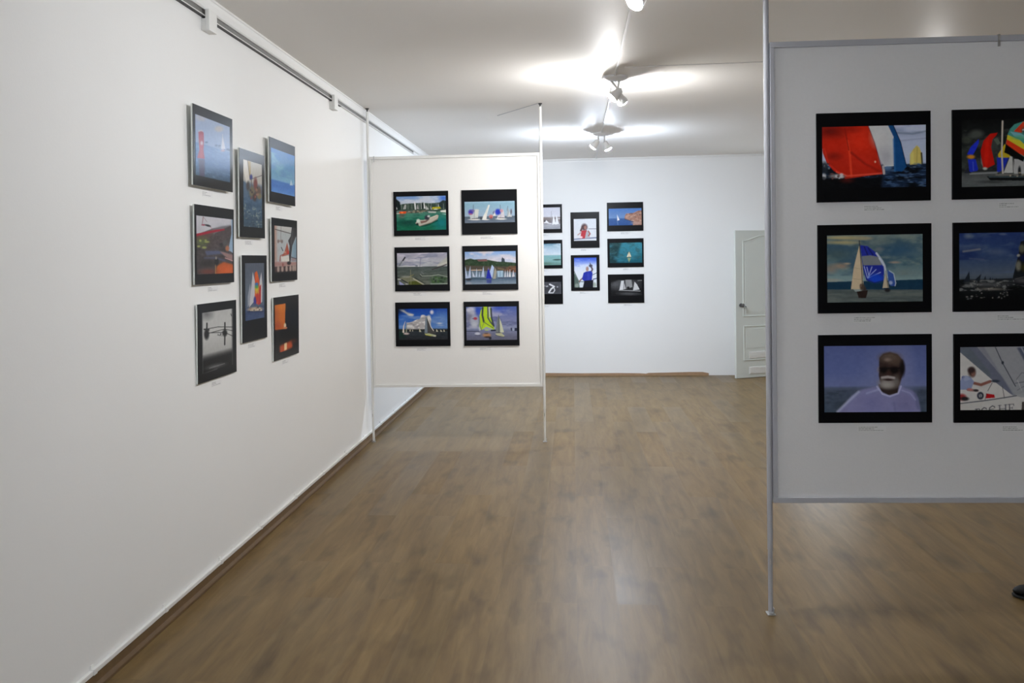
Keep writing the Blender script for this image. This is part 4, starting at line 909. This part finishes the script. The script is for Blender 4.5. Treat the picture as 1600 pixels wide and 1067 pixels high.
photo('M1', 'B', -.635, -.764, .5, .4, 'pale photograph of moored white boats, on the far wall half behind the left panel', gB, .5)
photo('M2', 'B', -.636, -.265, .5, .4, 'misty teal photograph of empty sea and sky, half behind the left panel', gB, .5)
photo('M3', 'B', -.638, .235, .5, .4, 'dark grey photograph of white looped ropes, half behind the left panel', gB, .5)
photo('M4', 'B', -.018, -.645, .4, .5, 'photograph of a woman in red at a boat rail, on the far wall', gB, .5)
photo('M5', 'B', -.022, -.046, .4, .5, 'photograph of a man in a blue shirt raising one arm, on the far wall', gB, .45)
photo('M6', 'B', .489, -.769, .5, .4, 'photograph of a small sailboat beside a brown rocky cliff, on the far wall', gB, .5)
photo('M7', 'B', .489, -.266, .5, .4, 'teal photograph of one tiny sail with its reflection, on the far wall', gB, .55)
photo('M8', 'B', .490, .232, .5, .4, 'black and white photograph of old sailing ships, lowest right on the far wall', gB, .55)

photo('R1', 'R', 1.103, -.634, .5, .4, 'photograph of a huge red sail with white and blue sails and a small yellow one', gR, .54)
photo('R3', 'R', 1.105, -.132, .5, .4, 'photograph of a beige sail with a blue spinnaker under stormy sky', gR, .44)
photo('R5', 'R', 1.105, .366, .5, .4, 'photograph portrait of a bearded man in a pale shirt and dark glasses', gR, .475)
photo('R2', 'R', 1.697, -.635, .5, .4, 'photograph of a rainbow spinnaker and a red sail, cut by the frame edge', gR, .53)
photo('R4', 'R', 1.699, -.132, .5, .4, 'dark blue photograph of distant sails over a sparkling sea, cut by the frame edge', gR, .51)
photo('R6', 'R', 1.701, .368, .5, .4, 'photograph of a sailor under a large grey sail, cut by the frame edge', gR, .55)


# ------------------------------------------------------------------ free-standing display panels
def display_panel(x, y, rz, w, z0, z1, m_board, m_frame, label, clipx):
    t = empty('display_panel', (x, y, 0), (0, 0, rz))
    tag(t, label, 'display panel', 'floor to ceiling display panels')
    f = .020
    r = .0125
    xa, xb = r + .0005, w - r - .0005
    obj('board', B(xa + .004, xb - .004, 0, .012, z0 + .006, z1 - .006), m_board, t)
    for nm, x0, x1, a, b in (('top_rail', xa, xb, z1 - .026, z1), ('bottom_rail', xa, xb, z0, z0 + .024), ('side_rail', xa, xa + f, z0 + .0245, z1 - .0265), ('side_rail', xb - f, xb, z0 + .0245, z1 - .0265)):
        bm = bmesh.new()
        box(bm, x0, x1, -.012, -.0005, a, b, bev=.0015)
        box(bm, x0, x1, .0125, .022, a, b, bev=.0015)
        obj(nm, bm, m_frame, t)
    for px in (0, w):
        bm = bmesh.new()
        tube(bm, (px, .005, .30), (px, .005, CEIL - .030), r, 20)
        tube(bm, (px, .005, .012), (px, .005, .2995), .0105, 20)
        po = obj('post', bm, m_frame, t, True)
        bm = bmesh.new()
        box(bm, px - .018, px + .018, -.018, .026, .0006, .006, bev=.001)
        box(bm, px + .0115, px + .0145, -.008, .016, .006, .030, bev=.0005)
        tube(bm, (px + .004, -.014, .006), (px + .004, -.014, .009), .004, 10)
        obj('foot', bm, M_STEEL, po, True)
        bm = bmesh.new()
        tube(bm, (px, .005, CEIL - .029), (px, .005, CEIL - .012), .007, 12)
        lathe(bm, [(0, CEIL - .012), (.011, CEIL - .011), (.018, CEIL - .004), (.018, CEIL - .0006), (0, CEIL - .0006)], 20, Matrix.Translation((px, .005, 0)))
        obj('ceiling_cap', bm, M_DARK, po, True)
        bm = bmesh.new()
        tube(bm, (px - .002, -.0075 + .002, .235), (px - .002, -.0075 + .002, .262), .0035, 8)
        obj('height_screw', bm, M_STEEL, po, True)
    bm = bmesh.new()
    box(bm, clipx - .005, clipx + .005, -.0155, -.0122, z1 - .050, z1 - .004)
    box(bm, clipx - .005, clipx + .005, -.0155, .002, z1 + .0004, z1 + .003)
    box(bm, clipx - .005, clipx + .005, -.0155, -.0122, z1 - .004, z1 + .003)
    obj('hook', bm, M_STEEL, t)
    return t


PLX = -1.8335
display_panel(PLX, ZP + YP * PLX + .0105, math.atan(YP), 1.567, H0 - 1.147, H0 + .950, M_BOARD, M_ALUW, 'white display panel on two posts beside the left wall, holding six photographs', .055)
PRX = .886
display_panel(PRX, ZR + YR * (PRX - 1) + .0105, math.atan(YR), 1.567, H0 - 1.131, H0 + .960, M_BOARDG, M_ALU, 'large shaded grey display panel nearest the camera on the right', 1.012)

# ------------------------------------------------------------------ door leaf standing open in front of the far wall
TH = math.radians(24.5)
dr = empty('door_1', (2.170, 11.880, 0), (0, 0, TH))
tag(dr, 'pale green white panelled door standing ajar at the far wall', 'door', kind='structure')
DW = .84
obj('door_leaf', B(0, DW, 0, .04, .006, 1.988, bev=.002), M_DOOR, dr)


def molding(name, pts, r=.0075):
    bm = bmesh.new()
    n = len(pts)
    for i in range(n):
        a, b = pts[i], pts[(i + 1) % n]
        tube(bm, (a[0], -.0015, a[1]), (b[0], -.0015, b[1]), r, 8)
    return obj(name, bm, M_DOOR, dr, True)


def arch(x0, x1, zb, zs, zp):
    top = []
    for i in range(0, 17):
        k = i / 16
        x = x0 + (x1 - x0) * k
        top.append((x, zs + (zp - zs) * (0.5 - 0.5 * math.cos(2 * math.pi * k))))
    return [(x0, zb)] + top + [(x1, zb)]


molding('upper_panel_molding', arch(.115, DW - .115, .835, 1.845, 1.915))
molding('lower_panel_molding', [(.12, .245), (.12, .70), (DW - .12, .70), (DW - .12, .245)])
bm = bmesh.new()
prism(bm, arch(.15, DW - .15, .875, 1.805, 1.875), -.004, .001)
obj('upper_field', bm, M_DOOR, dr)
obj('lower_field', B(.155, DW - .155, -.004, .001, .40, .665, bev=.001), M_DOOR, dr)
for z in (.262, .055):
    bm = bmesh.new()
    box(bm, .20, DW - .20, -.007, -.0005, z, z + .095, bev=.001)
    for k in range(6):
        box(bm, .212, DW - .212, -.010, -.0065, z + .010 + k * .0135, z + .018 + k * .0135)
    obj('vent_grille', bm, M_PLASTIC, dr)
hd = bmesh.new()
tube(hd, (.075, -.0005, .985), (.075, -.008, .985), .026, 20)
tube(hd, (.075, -.008, .985), (.075, -.045, .985), .010, 14)
lathe(hd, [(0, 0), (.017, .003), (.025, .014), (.024, .026), (.012, .034), (0, .036)], 20, Matrix.Translation((.075, -.036, .985)) @ Matrix.Rotation(math.pi / 2, 4, 'X'))
tube(hd, (.075, -.055, .985), (.125, -.055, .965), .009, 12, .006)
obj('door_handle', hd, M_HANDLE, dr, True, )['label'] = 'dark steel handle'
bm = bmesh.new()
box(bm, DX0, DX0 + .03, YB - .01, YB + T, 0, DH)
box(bm, DX1 - .03, DX1, YB - .01, YB + T, 0, DH)
box(bm, DX0 + .03, DX1 - .03, YB - .01, YB + T, DH - .03, DH)
struct('trim_3', bm, M_DOOR)

# ------------------------------------------------------------------ ceiling spotlights on a surface conduit
def bulb_mat(nm, col, s): return emit(nm, col + (1,), s)


M_B1 = bulb_mat('bulb_neutral', (.97, .99, 1.02), 1130)
M_B2 = bulb_mat('bulb_soft', (1.0, .99, .98), 1980)
M_B3 = bulb_mat('bulb_cool', (.78, .89, 1.05), 3400)
M_B4 = bulb_mat('bulb_dim', (1.0, .985, .97), 260)


def spotlight(x, y, heads, mb, label):
    t = empty('ceiling_spotlight', (x, y, CEIL))
    tag(t, label, 'ceiling light', 'twin ceiling spotlights')
    bm = bmesh.new()
    lathe(bm, [(0, -.034), (.03, -.034), (.075, -.026), (.094, -.014), (.096, -.0165), (.098, -.012), (.098, -.0135), (.098, -.0008), (0, -.0008)], 40)
    obj('base_plate', bm, M_LAMP, t, True)
    for (hx, hy, hz), aim, ax in heads:
        p = Vector((hx - x, hy - y, hz - CEIL))       # bulb centre
        d = Vector(aim).normalized()
        q = d.to_track_quat('Z', 'Y').to_matrix().to_4x4()
        Mx = Matrix.Translation(p) @ q
        bm = bmesh.new()
        lathe(bm, [(0, -.088), (.016, -.087), (.026, -.080), (.029, -.06), (.031, -.042), (.041, -.016), (.044, .004), (.0425, .004), (.0395, -.016), (.030, -.040), (0, -.042)], 28, Mx)
        hd = obj('spot_head', bm, M_LAMP, t, True)
        bm = bmesh.new()
        lathe(bm, [(.020, -.036), (.030, -.016), (.0365, .001), (.0368, .006), (.0335, .012), (.026, .0163), (.015, .019), (0, .020)], 20, Mx)
        obj('bulb', bm, mb, hd, True)
        k = p - d * .09
        j = Vector((ax, 0, -.034))
        m = Vector((k.x * .6 + j.x * .4, k.y * .6 + j.y * .4, k.z + .018)) + Vector((0, .01, 0))
        bm = bmesh.new()
        tube(bm, j, m, .008, 12)
        tube(bm, m, k, .007, 12)
        bmesh.ops.create_uvsphere(bm, u_segments=12, v_segments=8, radius=.011, matrix=Matrix.Translation(m))
        obj('arm', bm, M_LAMP, t, True)
    return t


SPOTS = [
    (.330, 3.97, [((.283, 3.81, H0 + 1.100), (-.62, -.46, -.64), -.03), ((.42, 3.99, H0 + 1.20), (-.50, .25, -.82), .03)], M_B1, 'brightest white twin ceiling spotlight, cut by the top edge of the frame'),
    (.345, 6.78, [((.318, 6.63, H0 + 1.205), (-.72, -.04, -.68), -.025), ((.40, 6.80, H0 + 1.20), (.45, .55, -.70), .03)], M_B2, 'white twin ceiling spotlight midway along the ceiling conduit'),
    (.345, 9.78, [((.245, 9.64, H0 + 1.222), (-.62, .25, -.72), -.04), ((.405, 9.66, H0 + 1.198), (.42, .12, -.90), .03)], M_B3, 'white twin ceiling spotlight farthest from the camera, near the far wall'),
    (2.85, 6.90, [((2.75, 6.85, H0 + 1.205), (-.8, -.1, -.45), -.03), ((2.95, 6.85, H0 + 1.20), (.8, .3, -.45), .03)], M_B4, 'white twin ceiling spotlight hidden behind the right display panel'),
]
for s in SPOTS: spotlight(*s)
cc = obj('ceiling_conduit', B(.336, .354, 2.2, 10.4, CEIL - .0125, CEIL - .0006, bev=.002), M_TRIM)
# the conduit passes over the lamp bases' tops, so it is cut at each of them
bpy.data.objects.remove(cc)
cc = empty('ceiling_conduit', (.345, 0, CEIL))
tag(cc, 'slim white conduit on the ceiling joining the spotlights', 'conduit')
for y0, y1 in ((1.2, 3.97 - .1), (3.97 + .1, 6.78 - .1), (6.78 + .1, 9.78 - .1), (9.78 + .1, YB - .04)):
    obj('conduit_length', B(-.009, .009, y0, y1, -.0125, -.0006, bev=.002), M_TRIM, cc)
w = obj('ceiling_cable', B(.40, 5.8, 6.440, 6.444, CEIL - .0050, CEIL - .0006), M_TRIM)
tag(w, 'thin straight cable crossing the ceiling from the middle spotlight to the right', 'cable')
bm = bmesh.new()
tube(bm, (-.285, 7.79, CEIL - .004), (-.70, 8.38, CEIL - .004), .0024, 8)  # thin grey tube drawn along the ceiling
w = obj('ceiling_streak', bm, M_ALU, None, True)
tag(w, 'short thin grey wire on the ceiling at the top of the left panel right post', 'streak')

# ------------------------------------------------------------------ the black shoe at the right edge of the frame
def loft(bm, secs, n=20):
    rows = []
    for x, hw, zb, zt in secs:
        row = []
        for i in range(n):
            t = 2 * math.pi * i / n
            c, s_ = math.cos(t), math.sin(t)
            e = .75
            yy = hw * math.copysign(abs(c) ** e, c)
            zz = (zb + zt) / 2 + (zt - zb) / 2 * math.copysign(abs(s_) ** e, s_)
            row.append(bm.verts.new((x, yy, zz)))
        rows.append(row)
    for A, Bq in zip(rows[:-1], rows[1:]):
        for i in range(n):
            j = (i + 1) % n
            bm.faces.new((A[i], A[j], Bq[j], Bq[i]))
    bm.faces.new(rows[0][::-1])
    bm.faces.new(rows[-1])
    return bm


sh = empty('shoe', (2.072, 4.335, 0), (0, 0, math.radians(-8)))
tag(sh, 'black leather shoe toe on the floor at the right frame edge', 'shoe')
obj('upper', loft(bmesh.new(), [(.004, .012, .022, .034), (.015, .026, .0185, .043), (.04, .040, .0185, .052), (.08, .047, .0185, .060), (.12, .045, .0185, .072), (.16, .038, .0185, .090), (.20, .034, .0185, .098), (.25, .034, .0185, .096), (.275, .026, .0185, .088), (.285, .012, .03, .07)]), M_SHOE, sh, True)
obj('sole', loft(bmesh.new(), [(0, .012, .004, .018), (.012, .030, .0008, .018), (.04, .044, .0008, .018), (.08, .050, .0008, .018), (.14, .042, .0008, .018), (.2, .036, .0008, .018), (.26, .036, .0008, .018), (.284, .026, .0008, .018), (.292, .010, .004, .018)]), M_SOLE, sh, True)
bm = bmesh.new()
for k in range(4): tube(bm, (.125 + k * .016, -.016, .0735 + k * .0078), (.125 + k * .016, .016, .0735 + k * .0078), .002, 6)
obj('laces', bm, M_SOLE, sh, True)

# ------------------------------------------------------------------ daylight through the near window
wd = bpy.data.worlds.new('World')
SC.world = wd
wd.use_nodes = True
bg = wd.node_tree.nodes['Background']
bg.inputs['Color'].default_value = (.84, .91, 1.0, 1)
bg.inputs['Strength'].default_value = SKY = 8.5

# ------------------------------------------------------------------ camera (shift lens, slight roll)
F, CX, CY, YAW, PIT, ROL = 1357.925, 762.634, 440.292, -0.0970, 0.0253, -0.0164


def rot3():
    cy, sy, cp, sp, cr, sr = math.cos(YAW), math.sin(YAW), math.cos(PIT), math.sin(PIT), math.cos(ROL), math.sin(ROL)
    return Matrix(((cr, -sr, 0), (sr, cr, 0), (0, 0, 1))) @ Matrix(((1, 0, 0), (0, cp, -sp), (0, sp, cp))) @ Matrix(((cy, 0, -sy), (0, 1, 0), (sy, 0, cy)))


cw = rot3().transposed()                     # camera axes (right, down, forward) in photo coordinates (X, Y down, Z forward)
def tow(v): return Vector((v[0], v[2], -v[1]))
rx, dn, fw = (tow(cw.col[i]) for i in range(3))
cam = bpy.data.cameras.new('camera')
co = bpy.data.objects.new('camera', cam)
COL.objects.link(co)
up = -dn
co.matrix_world = Matrix(((rx.x, up.x, -fw.x, 0), (rx.y, up.y, -fw.y, 0), (rx.z, up.z, -fw.z, H0), (0, 0, 0, 1)))
cam.sensor_fit = 'HORIZONTAL'
cam.sensor_width = 36.0
cam.lens = 36.0 * F / 1600
cam.shift_x = (800 - CX) / 1600
cam.shift_y = (CY - 533.5) / 1600
cam.clip_start = 0.05
SC.camera = co
SC.cycles.use_denoising = True
SC.cycles.max_bounces = 10
SC.cycles.diffuse_bounces = 6
SC.cycles.sample_clamp_indirect = 4.0
SC.cycles.caustics_reflective = False
